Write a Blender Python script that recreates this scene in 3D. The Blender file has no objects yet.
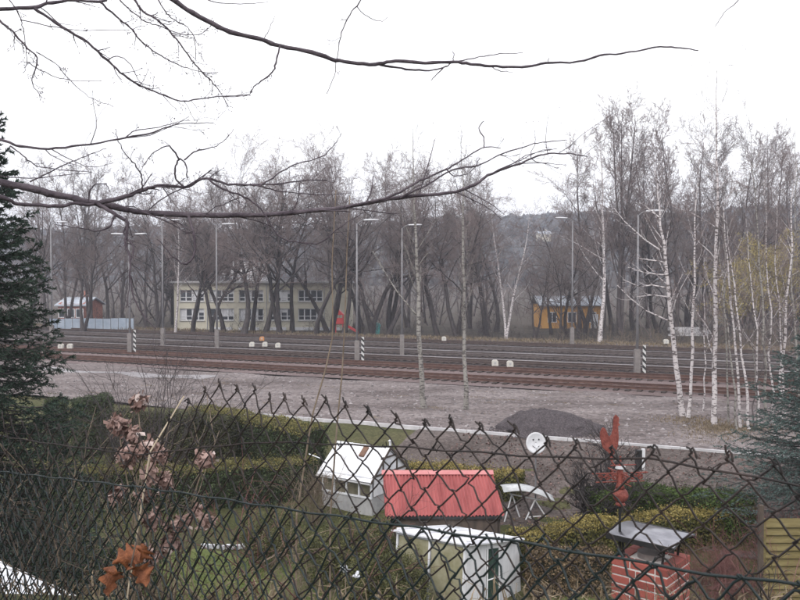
import bpy, math, random
import numpy as np
from mathutils import Vector, Matrix

# ------------------------------------------------------------------ camera, sky, sun, exposure
scene = bpy.context.scene
col = scene.collection
R = math.radians
F = 790.0                       # focal length in photo pixels (800 wide)
CAM = np.array([0.0, 0.0, 6.0])
PITCH = math.atan(20 / F)       # horizon lies 20 px above the middle of the frame

cd = bpy.data.cameras.new('camera')
cd.sensor_width = 36.0
cd.lens = 36.0 * F / 800.0
cd.clip_start = 0.05
cd.clip_end = 6000
cam = bpy.data.objects.new('camera', cd)
cam.location = CAM
cam.rotation_euler = (R(90) - PITCH, 0, 0)
col.objects.link(cam)
scene.camera = cam
cd.dof.use_dof = True
cd.dof.focus_distance = 24
cd.dof.aperture_fstop = 15

SUN_EL, SUN_AZ = R(42), R(200)
world = bpy.data.worlds.new('World')
scene.world = world
world.use_nodes = True
wn, wl = world.node_tree.nodes, world.node_tree.links
for n in list(wn):
    wn.remove(n)
sky = wn.new('ShaderNodeTexSky')
sky.sky_type = 'NISHITA'
sky.sun_disc = False
sky.sun_elevation = SUN_EL
sky.sun_rotation = SUN_AZ
sky.air_density = 1.6
sky.dust_density = 5.0
smix = wn.new('ShaderNodeMix'); smix.data_type = 'RGBA'
smix.inputs['Factor'].default_value = 0.9            # closed cloud cover over the clear sky
smix.inputs['B'].default_value = (11.2, 11.05, 11.2, 1)
bgn = wn.new('ShaderNodeBackground'); bgn.inputs['Strength'].default_value = 0.1
out = wn.new('ShaderNodeOutputWorld')
wl.new(sky.outputs[0], smix.inputs['A']); wl.new(smix.outputs['Result'], bgn.inputs['Color'])
wl.new(bgn.outputs[0], out.inputs['Surface'])

sd = bpy.data.lights.new('sun', 'SUN')
sd.energy = 1.2
sd.angle = R(25)
sd.color = (1.0, 0.97, 0.93)
sun = bpy.data.objects.new('sun', sd)
sun.rotation_euler = (R(90) - SUN_EL, 0, R(180) - SUN_AZ)
col.objects.link(sun)

scene.view_settings.view_transform = 'Standard'
scene.view_settings.look = 'None'
scene.view_settings.exposure = 0.68
scene.view_settings.gamma = 1.0
scene.view_settings.use_curve_mapping = False
scene.cycles.use_denoising = True
scene.cycles.max_bounces = 5
scene.cycles.diffuse_bounces = 3
scene.cycles.glossy_bounces = 2
scene.cycles.transmission_bounces = 4
scene.cycles.transparent_max_bounces = 6
scene.cycles.volume_bounces = 1

rng = np.random.default_rng(7)

# ------------------------------------------------------------------ geometry helpers
_c, _s = math.cos(PITCH), math.sin(PITCH)
def ray(u, v):
    a, b = (u - 400) / F, (300 - v) / F
    return np.array([a, _c + b * _s, -_s + b * _c])
def P(u, v, Y):
    """point seen at photo pixel (u, v) that stands Y metres ahead"""
    r = ray(u, v)
    return CAM + r * (Y / r[1])
def G(u, v, z=0.0):
    """point seen at photo pixel (u, v) on the level z"""
    r = ray(u, v)
    return CAM + r * ((z - CAM[2]) / r[2])

def norm(a):
    a = np.asarray(a, float)
    return a / np.maximum(np.linalg.norm(a, axis=-1, keepdims=True), 1e-9)

UNCOUNTED = {'twigs', 'limbs', 'foliage', 'leaves', 'stems', 'needles', 'catkins', 'binding_wires', 'sleepers'}   # masses of tiny pieces inside one thing
class MB:
    """collects shapes; build() links them as ONE mesh object"""
    def __init__(s):
        s.v, s.q, s.t, s.n = [], [], [], 0
        s.ng = []
    def add(s, v, q=None, t=None):
        v = np.asarray(v, float).reshape(-1, 3)
        if q is not None and len(q): s.q.append(np.asarray(q, int).reshape(-1, 4) + s.n)
        if t is not None and len(t): s.t.append(np.asarray(t, int).reshape(-1, 3) + s.n)
        s.v.append(v); s.n += len(v)
        return s
    def tubes(s, pts, rad, k=4, cap=False):
        """pts (N,n,3), rad (N,n): N tubes at once"""
        pts = np.asarray(pts, float); rad = np.asarray(rad, float)
        N, n = pts.shape[:2]
        tg = np.empty_like(pts)
        tg[:, 1:-1] = pts[:, 2:] - pts[:, :-2]
        tg[:, 0] = pts[:, 1] - pts[:, 0]; tg[:, -1] = pts[:, -1] - pts[:, -2]
        tg = norm(tg)
        mean = norm(pts[:, -1] - pts[:, 0] + 1e-7)
        ref = np.where(np.abs(mean[:, 2:3]) > 0.8, np.array([[1.0, 0.13, 0.0]]), np.array([[0.05, 0.1, 1.0]]))
        ref = np.repeat(ref[:, None, :], n, 1)
        a = norm(np.cross(tg, ref)); b = np.cross(tg, a)
        th = np.arange(k) * 2 * math.pi / k
        ring = a[:, :, None, :] * np.cos(th)[None, None, :, None] + b[:, :, None, :] * np.sin(th)[None, None, :, None]
        v = pts[:, :, None, :] + ring * rad[:, :, None, None]
        base = (np.arange(N) * n * k)[:, None, None]
        i = (np.arange(n - 1) * k)[None, :, None]
        j = np.arange(k)[None, None, :]; j2 = (j + 1) % k
        q = np.stack([base + i + j, base + i + j2, base + i + k + j2, base + i + k + j], -1).reshape(-1, 4)
        if cap:
            for m in range(N):
                o = s.n + m * n * k
                s.ng.append([o + x for x in range(k)][::-1]); s.ng.append([o + (n - 1) * k + x for x in range(k)])
        return s.add(v, q)
    def tube(s, pts, rad, k=6, cap=True):
        pts = np.asarray(pts, float)
        rad = np.broadcast_to(np.asarray(rad, float), (len(pts),))
        return s.tubes(pts[None], rad[None], k, cap)
    def box(s, c, size, ax=None, ay=None, az=None):
        """box about c; ax, ay, az are its own axes"""
        c = np.asarray(c, float); h = np.asarray(size, float) / 2
        ax = np.array([1., 0, 0]) if ax is None else norm(ax)
        az = np.array([0, 0, 1.]) if az is None else norm(az)
        ay = np.cross(az, ax) if ay is None else norm(ay)
        v = [c + ax * h[0] * i + ay * h[1] * j + az * h[2] * k for k in (-1, 1) for j in (-1, 1) for i in (-1, 1)]
        q = [[0, 2, 3, 1], [4, 5, 7, 6], [0, 1, 5, 4], [2, 6, 7, 3], [0, 4, 6, 2], [1, 3, 7, 5]]
        return s.add(v, q)
    def slab(s, corners, th):
        """four coplanar corners (top, counter-clockwise from above) thickened downwards along the normal"""
        p = np.asarray(corners, float)
        n = norm(np.cross(p[1] - p[0], p[3] - p[0]))
        v = np.vstack([p, p - n * th])
        q = [[0, 1, 2, 3], [7, 6, 5, 4]] + [[i, i + 4, (i + 1) % 4 + 4, (i + 1) % 4] for i in range(4)]
        return s.add(v, q)
    def prism(s, poly, d):
        """polygon (n,3) extruded along the vector d"""
        p = np.asarray(poly, float); n = len(p); o = s.n
        s.add(np.vstack([p, p + np.asarray(d, float)]), [[i, (i + 1) % n, (i + 1) % n + n, i + n] for i in range(n)])
        s.ng.append([o + i for i in range(n)][::-1]); s.ng.append([o + n + i for i in range(n)])
        return s
    def lathe(s, prof, c, k=16):
        c = np.asarray(c, float); th = np.arange(k) * 2 * math.pi / k
        v = [[c[0] + r * math.cos(t), c[1] + r * math.sin(t), c[2] + z] for r, z in prof for t in th]
        q = [[i * k + j, i * k + (j + 1) % k, (i + 1) * k + (j + 1) % k, (i + 1) * k + j] for i in range(len(prof) - 1) for j in range(k)]
        return s.add(v, q)
    def leaves(s, c, size, aspect=1.0, nrm=None, flat=0.0):
        """one bent-free quad per centre, turned at random"""
        c = np.asarray(c, float); N = len(c)
        size = np.broadcast_to(np.asarray(size, float), (N,))[:, None]
        a = norm(rng.normal(size=(N, 3)))
        if nrm is not None:
            nn = norm(nrm * (1 - flat) + rng.normal(size=(N, 3)) * flat) if flat else nrm
            a = norm(a - nn * np.sum(a * nn, 1, keepdims=True)); b = np.cross(nn, a)
        else:
            b = norm(np.cross(a, rng.normal(size=(N, 3))))
        a = a * size * 0.5; b = b * size * 0.5 * aspect
        v = np.stack([c - a - b * .2, c - b, c + a + b * .1, c + b], 1)
        return s.add(v, np.arange(N * 4).reshape(N, 4))
    def mesh(s, name, m, smooth=False, off=(0, 0, 0)):
        me = bpy.data.meshes.new(name)
        v = np.vstack(s.v) - np.asarray(off, float)
        q = np.vstack(s.q) if s.q else np.zeros((0, 4), int)
        t = np.vstack(s.t) if s.t else np.zeros((0, 3), int)
        lv = [q.ravel(), t.ravel()] + [np.asarray(g) for g in s.ng]
        lt = np.concatenate([np.full(len(q), 4), np.full(len(t), 3), np.array([len(g) for g in s.ng], int)]).astype(np.int32)
        lv = np.concatenate(lv).astype(np.int32)
        ls = np.concatenate([[0], np.cumsum(lt)[:-1]]).astype(np.int32)
        me.vertices.add(len(v)); me.vertices.foreach_set('co', v.astype(np.float32).ravel())
        me.loops.add(len(lv)); me.loops.foreach_set('vertex_index', lv)
        me.polygons.add(len(lt)); me.polygons.foreach_set('loop_start', ls); me.polygons.foreach_set('loop_total', lt)
        me.polygons.foreach_set('use_smooth', np.full(len(lt), bool(smooth)))
        me.materials.append(m)
        me.update(calc_edges=True)
        return me
    def build(s, name, m, parent=None, smooth=False, at=None):
        if parent is not None:
            off = wloc(parent); at = (0, 0, 0)
        else:
            off = at if at is not None else (0, 0, 0); at = off
        o = bpy.data.objects.new(name, s.mesh(name, m, smooth, off))
        o.location = at; o.parent = parent
        col.objects.link(o)
        if parent is not None and name in UNCOUNTED: o['kind'] = 'stuff'
        return o

def wloc(o):
    p = np.zeros(3)
    while o is not None:
        p += np.array(o.location); o = o.parent
    return p
def tag(o, label, cat=None, group=None, kind=None):
    o['label'] = label
    if cat: o['category'] = cat
    if group: o['group'] = group
    if kind: o['kind'] = kind
    return o
def thing(name, label, cat, loc, group=None):
    o = bpy.data.objects.new(name, None)
    o.empty_display_size = 0.2
    o.location = loc; col.objects.link(o)
    return tag(o, label, cat, group)
def struct(o, kind='structure'):
    o['kind'] = kind
    return o
def copy_thing(root, loc, rz=0.0, sc=1.0, label=None, group=None):
    def cp(o, parent):
        c = o.copy(); col.objects.link(c); c.parent = parent
        for ch in o.children: cp(ch, c)
        return c
    r = cp(root, None)
    r.location = loc; r.rotation_euler = (0, 0, rz)
    r.scale = (sc, sc, sc) if np.isscalar(sc) else sc
    if label: r['label'] = label
    if group: r['group'] = group
    return r

# ------------------------------------------------------------------ materials
def mat(name, c1, c2=None, scale=4.0, rough=0.85, bump=0.0, bscale=None, detail=6, spec=0.3, metal=0.0, stretch=(1, 1, 1), lo=0.35, hi=0.65, trans=0.0):
    m = bpy.data.materials.new(name); m.use_nodes = True
    nt = m.node_tree; ns, ln = nt.nodes, nt.links
    b = ns['Principled BSDF']
    b.inputs['Roughness'].default_value = rough
    b.inputs['Specular IOR Level'].default_value = spec
    b.inputs['Metallic'].default_value = metal
    b.inputs['Base Color'].default_value = (*c1, 1)
    if c2 is not None or bump:
        tc = ns.new('ShaderNodeTexCoord'); mp = ns.new('ShaderNodeMapping')
        mp.inputs['Scale'].default_value = stretch
        ln.new(tc.outputs['Object'], mp.inputs['Vector'])
    if c2 is not None:
        nz = ns.new('ShaderNodeTexNoise'); nz.inputs['Scale'].default_value = scale; nz.inputs['Detail'].default_value = detail
        nz.inputs['Roughness'].default_value = 0.65
        rp = ns.new('ShaderNodeValToRGB')
        rp.color_ramp.elements[0].position = lo; rp.color_ramp.elements[1].position = hi
        rp.color_ramp.elements[0].color = (*c1, 1); rp.color_ramp.elements[1].color = (*c2, 1)
        ln.new(mp.outputs[0], nz.inputs['Vector']); ln.new(nz.outputs['Fac'], rp.inputs[0]); ln.new(rp.outputs[0], b.inputs['Base Color'])
    if bump:
        n2 = ns.new('ShaderNodeTexNoise'); n2.inputs['Scale'].default_value = bscale or scale * 4; n2.inputs['Detail'].default_value = 5
        bp = ns.new('ShaderNodeBump'); bp.inputs['Strength'].default_value = bump; bp.inputs['Distance'].default_value = 0.05
        ln.new(mp.outputs[0], n2.inputs['Vector']); ln.new(n2.outputs['Fac'], bp.inputs['Height']); ln.new(bp.outputs[0], b.inputs['Normal'])
    return m

def leafmat(name, c1, c2, c3=None, rough=0.7):
    """colour varies from leaf to leaf"""
    m = bpy.data.materials.new(name); m.use_nodes = True
    ns, ln = m.node_tree.nodes, m.node_tree.links
    b = ns['Principled BSDF']; b.inputs['Roughness'].default_value = rough; b.inputs['Specular IOR Level'].default_value = 0.25
    g = ns.new('ShaderNodeNewGeometry'); rp = ns.new('ShaderNodeValToRGB')
    e = rp.color_ramp.elements
    e[0].color = (*c1, 1); e[1].color = (*c2, 1)
    if c3:
        x = rp.color_ramp.elements.new(0.93); x.color = (*c2, 1); e[-1].position = 1.0; e[-1].color = (*c3, 1)
    ln.new(g.outputs['Random Per Island'], rp.inputs[0])
    tc = ns.new('ShaderNodeTexCoord'); nz = ns.new('ShaderNodeTexNoise'); nz.inputs['Scale'].default_value = 1.3
    mx = ns.new('ShaderNodeMix'); mx.data_type = 'RGBA'; mx.blend_type = 'MULTIPLY'; mx.inputs['Factor'].default_value = 0.6
    r2 = ns.new('ShaderNodeValToRGB'); r2.color_ramp.elements[0].position = 0.3; r2.color_ramp.elements[0].color = (.45, .45, .45, 1); r2.color_ramp.elements[1].position = 0.65
    ln.new(tc.outputs['Object'], nz.inputs['Vector']); ln.new(nz.outputs['Fac'], r2.inputs[0])
    ln.new(rp.outputs[0], mx.inputs['A']); ln.new(r2.outputs[0], mx.inputs['B']); ln.new(mx.outputs['Result'], b.inputs['Base Color'])
    return m

def gravelmat(name, cols, big, fine=38, rough=0.95, bump=0.5):
    """speckled stones over broad patches; cols = dark, mid, light speckle; big = two patch tints"""
    m = bpy.data.materials.new(name); m.use_nodes = True
    ns, ln = m.node_tree.nodes, m.node_tree.links
    b = ns['Principled BSDF']; b.inputs['Roughness'].default_value = rough; b.inputs['Specular IOR Level'].default_value = 0.2
    tc = ns.new('ShaderNodeTexCoord')
    vo = ns.new('ShaderNodeTexVoronoi'); vo.inputs['Scale'].default_value = fine
    r1 = ns.new('ShaderNodeValToRGB'); e = r1.color_ramp.elements
    e[0].color = (*cols[0], 1); e[1].color = (*cols[2], 1); x = e.new(0.5); x.color = (*cols[1], 1)
    sp = ns.new('ShaderNodeSeparateColor')
    ln.new(tc.outputs['Object'], vo.inputs['Vector']); ln.new(vo.outputs['Color'], sp.inputs[0])
    n0 = ns.new('ShaderNodeTexNoise'); n0.inputs['Scale'].default_value = 5.0; n0.inputs['Detail'].default_value = 8; n0.inputs['Roughness'].default_value = .75
    ln.new(tc.outputs['Object'], n0.inputs['Vector'])
    md = ns.new('ShaderNodeMix'); md.inputs['Factor'].default_value = 0.55
    ln.new(sp.outputs[0], md.inputs['A']); ln.new(n0.outputs['Fac'], md.inputs['B']); ln.new(md.outputs['Result'], r1.inputs[0])
    mp = ns.new('ShaderNodeMapping'); mp.inputs['Rotation'].default_value = (0, 0, TRACK_A); mp.inputs['Scale'].default_value = (0.35, 1.0, 1)
    ln.new(tc.outputs['Object'], mp.inputs['Vector'])
    nz = ns.new('ShaderNodeTexNoise'); nz.inputs['Scale'].default_value = 0.45; nz.inputs['Detail'].default_value = 7; nz.inputs['Roughness'].default_value = .62
    r2 = ns.new('ShaderNodeValToRGB'); r2.color_ramp.elements[0].position = .36; r2.color_ramp.elements[1].position = .64
    r2.color_ramp.elements[0].color = (*big[0], 1); r2.color_ramp.elements[1].color = (*big[1], 1)
    ln.new(mp.outputs[0], nz.inputs['Vector']); ln.new(nz.outputs['Fac'], r2.inputs[0])
    mx = ns.new('ShaderNodeMix'); mx.data_type = 'RGBA'; mx.blend_type = 'MULTIPLY'; mx.inputs['Factor'].default_value = 1.0
    ln.new(r1.outputs[0], mx.inputs['A']); ln.new(r2.outputs[0], mx.inputs['B']); ln.new(mx.outputs['Result'], b.inputs['Base Color'])
    bp = ns.new('ShaderNodeBump'); bp.inputs['Strength'].default_value = bump; bp.inputs['Distance'].default_value = 0.04
    ln.new(md.outputs['Result'], bp.inputs['Height']); ln.new(bp.outputs[0], b.inputs['Normal'])
    return m

TRACK_A = R(23.5)
TD = np.array([math.cos(TRACK_A), -math.sin(TRACK_A), 0.0])     # along the tracks, towards the right
TN = np.array([math.sin(TRACK_A), math.cos(TRACK_A), 0.0])      # across them, away from the camera
def Q(s, q, z=0.0):
    p = TD * s + TN * q
    return np.array([p[0], p[1], z])

M = {}
M['ground'] = gravelmat('garden_soil', [(.03, .03, .016), (.075, .075, .038), (.135, .13, .07)], [(.65, .72, .5), (1, .95, .88)], fine=14)
M['lawn'] = mat('lawn', (.085, .12, .03), (.15, .165, .055), scale=2.2, bump=.6, bscale=40)
M['yard'] = gravelmat('yard_gravel', [(.058, .05, .05), (.19, .169, .168), (.36, .33, .33)], [(.52, .47, .465), (1.0, .965, .96)], fine=7, bump=1.0)
M['bank'] = gravelmat('leaf_litter', [(.042, .035, .033), (.116, .10, .095), (.225, .195, .19)], [(.6, .56, .54), (1, .96, .95)], fine=15, bump=.9)
M['ballast'] = gravelmat('track_ballast', [(.02, .016, .016), (.042, .034, .034), (.085, .07, .07)], [(.7, .66, .66), (1, .96, .98)], fine=8)
M['ballast_red'] = gravelmat('rusty_ballast', [(.075, .058, .055), (.155, .122, .118), (.25, .21, .21)], [(.75, .7, .7), (1, .96, .98)], fine=16)
M['path'] = gravelmat('pale_chippings', [(.16, .15, .155), (.28, .27, .28), (.42, .41, .42)], [(.7, .68, .69), (1, 1, 1)], fine=8)
M['mound'] = gravelmat('dark_grit', [(.035, .03, .032), (.075, .066, .07), (.16, .145, .15)], [(.85, .82, .84), (1, .98, 1)], fine=22, bump=.8)
M['litter_far'] = gravelmat('woodland_litter', [(.03, .025, .022), (.065, .055, .047), (.12, .10, .085)], [(.7, .68, .62), (1, .97, .94)], fine=3)
M['concrete'] = mat('pale_concrete', (.42, .41, .43), (.56, .55, .57), scale=3, bump=.2)
M['grey_concrete'] = mat('grey_concrete', (.15, .135, .13), (.22, .2, .195), scale=4, bump=.2)
M['rust_rail'] = mat('rusty_rail', (.07, .038, .032), (.12, .068, .056), scale=3, rough=.7)
M['bright_rail'] = mat('worn_rail', (.075, .06, .058), (.12, .10, .098), scale=3, rough=.5)
M['dark_rail'] = mat('dark_rail', (.055, .04, .037), (.09, .065, .06), scale=3, rough=.7)
M['sleeper'] = mat('old_sleeper', (.03, .024, .022), (.065, .05, .046), scale=5)
M['mast'] = mat('galvanised_mast', (.15, .147, .155), (.21, .205, .215), scale=3, rough=.5, metal=.2)
M['lamp_white'] = mat('lamp_housing', (.52, .53, .56), (.62, .62, .65), scale=6, rough=.4)
M['grey_canopy'] = mat('mottled_canopy_cloth', (.30, .31, .32), (.55, .56, .58), scale=3.5, rough=.8, detail=10)
M['black_paint'] = mat('black_paint', (.015, .015, .017), (.03, .03, .032), scale=9, rough=.4)
M['white_paint'] = mat('white_paint', (.52, .535, .57), (.70, .705, .735), scale=2.2, rough=.5, detail=10, stretch=(2, 2, .7), lo=.3, hi=.55)
M['white_dirty'] = mat('weathered_white_board', (.55, .57, .62), (.78, .79, .83), scale=2.5, rough=.5, detail=9)
M['bark'] = mat('grey_bark', (.06, .05, .052), (.13, .11, .112), scale=5, bump=.4, stretch=(1, 1, .35))
M['bark_dark'] = mat('dark_bark', (.032, .027, .028), (.075, .064, .065), scale=6, bump=.4, stretch=(1, 1, .35))
M['twig'] = mat('grey_twigs', (.12, .10, .098), (.215, .185, .18), scale=2)
M['twig_red'] = mat('mauve_twigs', (.14, .108, .105), (.235, .188, .182), scale=2)
M['twig_dark'] = mat('dark_twigs', (.04, .033, .035), (.075, .062, .065), scale=2)
M['fg_bark'] = mat('smooth_dark_bark', (.040, .031, .040), (.11, .09, .105), scale=9, bump=.35, bscale=60, stretch=(1, 1, 1))
M['cane'] = mat('dry_cane', (.11, .085, .065), (.24, .19, .145), scale=9)
M['cane_dark'] = mat('dark_cane', (.04, .032, .028), (.10, .08, .065), scale=9)
M['cane_red'] = mat('red_cane', (.11, .045, .045), (.20, .10, .095), scale=6)
M['hedge_dark'] = leafmat('dark_hedge_leaves', (.028, .045, .02), (.075, .10, .042))
M['hedge_brown'] = leafmat('brown_green_hedge_leaves', (.042, .048, .02), (.10, .10, .05))
M['hedge_green'] = leafmat('green_hedge_leaves', (.035, .06, .015), (.095, .14, .035))
M['hedge_olive'] = leafmat('olive_hedge_leaves', (.05, .055, .018), (.13, .125, .045))
M['hedge_yellow'] = leafmat('yellow_hedge_leaves', (.06, .065, .018), (.15, .135, .04))
M['gold_lit_top'] = leafmat('golden_lit_leaves', (.20, .165, .045), (.40, .32, .11))  # golden hedge tops, with the skylight on them put into the leaf colour
M['olive_lit_top'] = leafmat('olive_lit_leaves', (.13, .12, .04), (.27, .24, .09))  # olive hedge tops, brightened in colour for light from above
M['shrub_olive'] = leafmat('olive_shrub_leaves', (.065, .075, .028), (.16, .155, .065))
M['beech_brown'] = leafmat('brown_hedge_leaves', (.085, .06, .038), (.24, .17, .10))
M['willow'] = leafmat('yellow_catkins', (.27, .22, .07), (.50, .41, .15))
M['needle'] = leafmat('dark_needles', (.018, .034, .024), (.05, .082, .058))
M['needle_blue'] = leafmat('blue_needles', (.055, .095, .088), (.13, .19, .178))
M['pine_far'] = leafmat('brown_green_needles', (.028, .028, .024), (.065, .060, .052))
M['grass'] = leafmat('grass_blades', (.08, .115, .025), (.18, .21, .06), (.30, .27, .14))
M['straw'] = leafmat('dead_grass', (.13, .10, .065), (.28, .22, .15))
M['petal'] = leafmat('dried_petals', (.17, .10, .085), (.40, .28, .25), (.62, .53, .50))
M['dead_leaf'] = leafmat('brown_dead_leaves', (.09, .055, .05), (.25, .17, .155))
M['orange_leaf'] = mat('orange_dead_leaf', (.10, .035, .018), (.24, .085, .035), scale=38, rough=.7, bump=.3)
M['pvc_green'] = mat('green_coated_wire', (.006, .011, .012), (.012, .021, .022), scale=12, rough=.45)
M['wire_dark'] = mat('weathered_black_wire', (.010, .009, .010), (.032, .022, .020), scale=14, rough=.6)
M['red_sheet'] = mat('red_corrugated_sheet', (.19, .038, .038), (.35, .092, .09), scale=1.3, rough=.55, detail=10, stretch=(3.2, .45, .6), lo=.25, hi=.62)
M['red_pale'] = mat('faded_red_ridge', (.42, .15, .15), (.5, .21, .21), scale=4, rough=.5)
M['dark_wood'] = mat('dark_timber', (.05, .04, .035), (.11, .085, .07), scale=5, stretch=(1, 1, .3))
M['brown_wood'] = mat('brown_boards', (.12, .065, .045), (.2, .12, .085), scale=4)
M['yellow_wood'] = mat('weathered_pine_slats', (.12, .095, .04), (.20, .165, .075), scale=5, stretch=(.3, 1, 3), bump=.2)
M['grey_wall'] = mat('grey_corrugated_wall', (.30, .30, .31), (.42, .42, .43), scale=3)
M['hut_glass'] = mat('dusty_glass', (.09, .085, .06), (.17, .155, .115), scale=3, rough=.25, spec=.6)
M['house_glass'] = mat('algae_glass', (.19, .18, .09), (.42, .40, .30), scale=2.6, rough=.3, spec=.5, detail=10, lo=.3, hi=.7)
M['dark_glass'] = mat('window_glass', (.035, .04, .05), (.075, .08, .095), scale=1, rough=.12, spec=.6)
M['door_glass'] = mat('green_door_glass', (.02, .045, .04), (.05, .085, .07), scale=4, rough=.2, spec=.5)
M['mortar'] = mat('pale_mortar', (.50, .47, .46), (.66, .63, .62), scale=30, bump=.3)
M['cap_metal'] = mat('zinc_cap', (.18, .18, .205), (.33, .33, .36), scale=5, rough=.28, metal=.75)
M['copper'] = mat('copper_red_paint', (.12, .028, .023), (.25, .072, .056), scale=22, rough=.6, bump=.35, detail=9)
M['school_wall'] = mat('cream_yellow_render', (.50, .47, .385), (.60, .57, .475), scale=.6)
M['school_trim'] = mat('grey_fascia', (.36, .36, .37), (.44, .43, .44), scale=2)
M['orange_wall'] = mat('orange_render', (.52, .27, .08), (.60, .34, .12), scale=.8)
M['pale_roof'] = mat('pale_blue_roof', (.27, .30, .35), (.42, .45, .50), scale=1)
M['brick_wall_far'] = mat('far_red_wall', (.30, .12, .09), (.38, .17, .13), scale=1)
M['blue_sheet'] = mat('pale_blue_sheet', (.34, .40, .48), (.45, .50, .57), scale=1.5, rough=.5)
M['red_plastic'] = mat('red_plastic', (.50, .05, .055), (.56, .08, .08), scale=2, rough=.4)
M['teal_plastic'] = mat('teal_plastic', (.04, .26, .26), (.07, .32, .31), scale=2, rough=.45)
M['lantern'] = mat('lantern_white', (.46, .44, .40), (.58, .56, .52), scale=9, rough=.5)
M['lantern_orange'] = mat('orange_cover', (.45, .2, .08), (.52, .26, .12), scale=9, rough=.5)
M['hill'] = mat('far_wooded_slope', (.05, .052, .055), (.10, .095, .095), scale=.03, detail=9)
M['far_crown'] = leafmat('far_wood_crowns', (.05, .05, .05), (.11, .10, .095), (.04, .06, .045))

def birchmat(name, white, dark, sc, lo):
    m = bpy.data.materials.new(name); m.use_nodes = True
    ns, ln = m.node_tree.nodes, m.node_tree.links
    b = ns['Principled BSDF']; b.inputs['Roughness'].default_value = .75
    tc = ns.new('ShaderNodeTexCoord'); mp = ns.new('ShaderNodeMapping'); mp.inputs['Scale'].default_value = (1, 1, 2.4)
    nz = ns.new('ShaderNodeTexNoise'); nz.inputs['Scale'].default_value = sc; nz.inputs['Detail'].default_value = 4
    rp = ns.new('ShaderNodeValToRGB'); e = rp.color_ramp.elements
    e[0].position = lo; e[0].color = (*dark, 1); e[1].position = lo + .08; e[1].color = (*white, 1)
    ln.new(tc.outputs['Object'], mp.inputs[0]); ln.new(mp.outputs[0], nz.inputs['Vector']); ln.new(nz.outputs['Fac'], rp.inputs[0]); ln.new(rp.outputs[0], b.inputs['Base Color'])
    return m
M['birch'] = birchmat('birch_bark', (.50, .465, .47), (.10, .082, .082), 5.5, .41)
M['aspen'] = birchmat('aspen_bark', (.235, .222, .205), (.085, .074, .07), 5.0, .42)

def brickmat():
    m = bpy.data.materials.new('red_brick'); m.use_nodes = True
    ns, ln = m.node_tree.nodes, m.node_tree.links
    b = ns['Principled BSDF']; b.inputs['Roughness'].default_value = .85
    oi = ns.new('ShaderNodeObjectInfo'); rp = ns.new('ShaderNodeValToRGB'); e = rp.color_ramp.elements
    e[0].color = (.16, .036, .03, 1); e[1].color = (.36, .10, .08, 1)
    tc = ns.new('ShaderNodeTexCoord'); nz = ns.new('ShaderNodeTexNoise'); nz.inputs['Scale'].default_value = 35; nz.inputs['Detail'].default_value = 7
    mx = ns.new('ShaderNodeMix'); mx.inputs['Factor'].default_value = .45
    ln.new(tc.outputs['Object'], nz.inputs['Vector']); ln.new(oi.outputs['Random'], mx.inputs['A']); ln.new(nz.outputs['Fac'], mx.inputs['B'])
    ln.new(mx.outputs['Result'], rp.inputs[0]); ln.new(rp.outputs[0], b.inputs['Base Color'])
    bp = ns.new('ShaderNodeBump'); bp.inputs['Strength'].default_value = .4; bp.inputs['Distance'].default_value = .01
    ln.new(nz.outputs['Fac'], bp.inputs['Height']); ln.new(bp.outputs[0], b.inputs['Normal'])
    return m
M['brick'] = brickmat()

# ------------------------------------------------------------------ terrain
def sm(a, b, x):
    t = np.clip((np.asarray(x, float) - a) / (b - a), 0, 1)
    return t * t * (3 - 2 * t)
def terrain(x, y):
    x = np.asarray(x, float); y = np.asarray(y, float)
    q = x * TN[0] + y * TN[1]
    z = 4.4 - 5.9 * sm(3.2, 13.0, y + 0.06 * x)
    z = z + 1.45 * sm(22.0, 29.6, q)                       # bank up to the yard
    z = z + 0.05 * np.sin(x * 1.7 + 1.3 * np.sin(y * 1.1)) * (1 - sm(20, 29, q)) * sm(3, 6, y)
    z = z - 0.45 * sm(74, 84, q) + 0.0 * x
    z = z + 14 * sm(150, 700, y)
    return z
def T(x, y):
    return float(terrain(x, y))

def sheet(name, m, fn, nu, nv, smooth=True):
    """fn(a, b) -> x, y, z for a, b in 0..1"""
    a, b = np.meshgrid(np.linspace(0, 1, nu), np.linspace(0, 1, nv), indexing='ij')
    x, y, z = fn(a, b)
    mb = MB()
    i, j = np.meshgrid(np.arange(nu - 1), np.arange(nv - 1), indexing='ij')
    k = (i * nv + j).ravel()
    mb.add(np.stack([x, y, z], -1), np.stack([k, k + nv, k + nv + 1, k + 1], -1))
    return mb.build(name, m, smooth=smooth)

def ground_fn(a, b):
    x = np.sinh((a - .5) * 2 * 6.2) / math.sinh(6.2) * 1500
    y = -30 + (np.expm1(b * 5.2) / math.expm1(5.2)) * 1600
    return x, y, terrain(x, y) - 0.06 * sm(29, 30.5, x * TN[0] + y * TN[1])
struct(sheet('ground', M['ground'], ground_fn, 150, 200))

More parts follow.
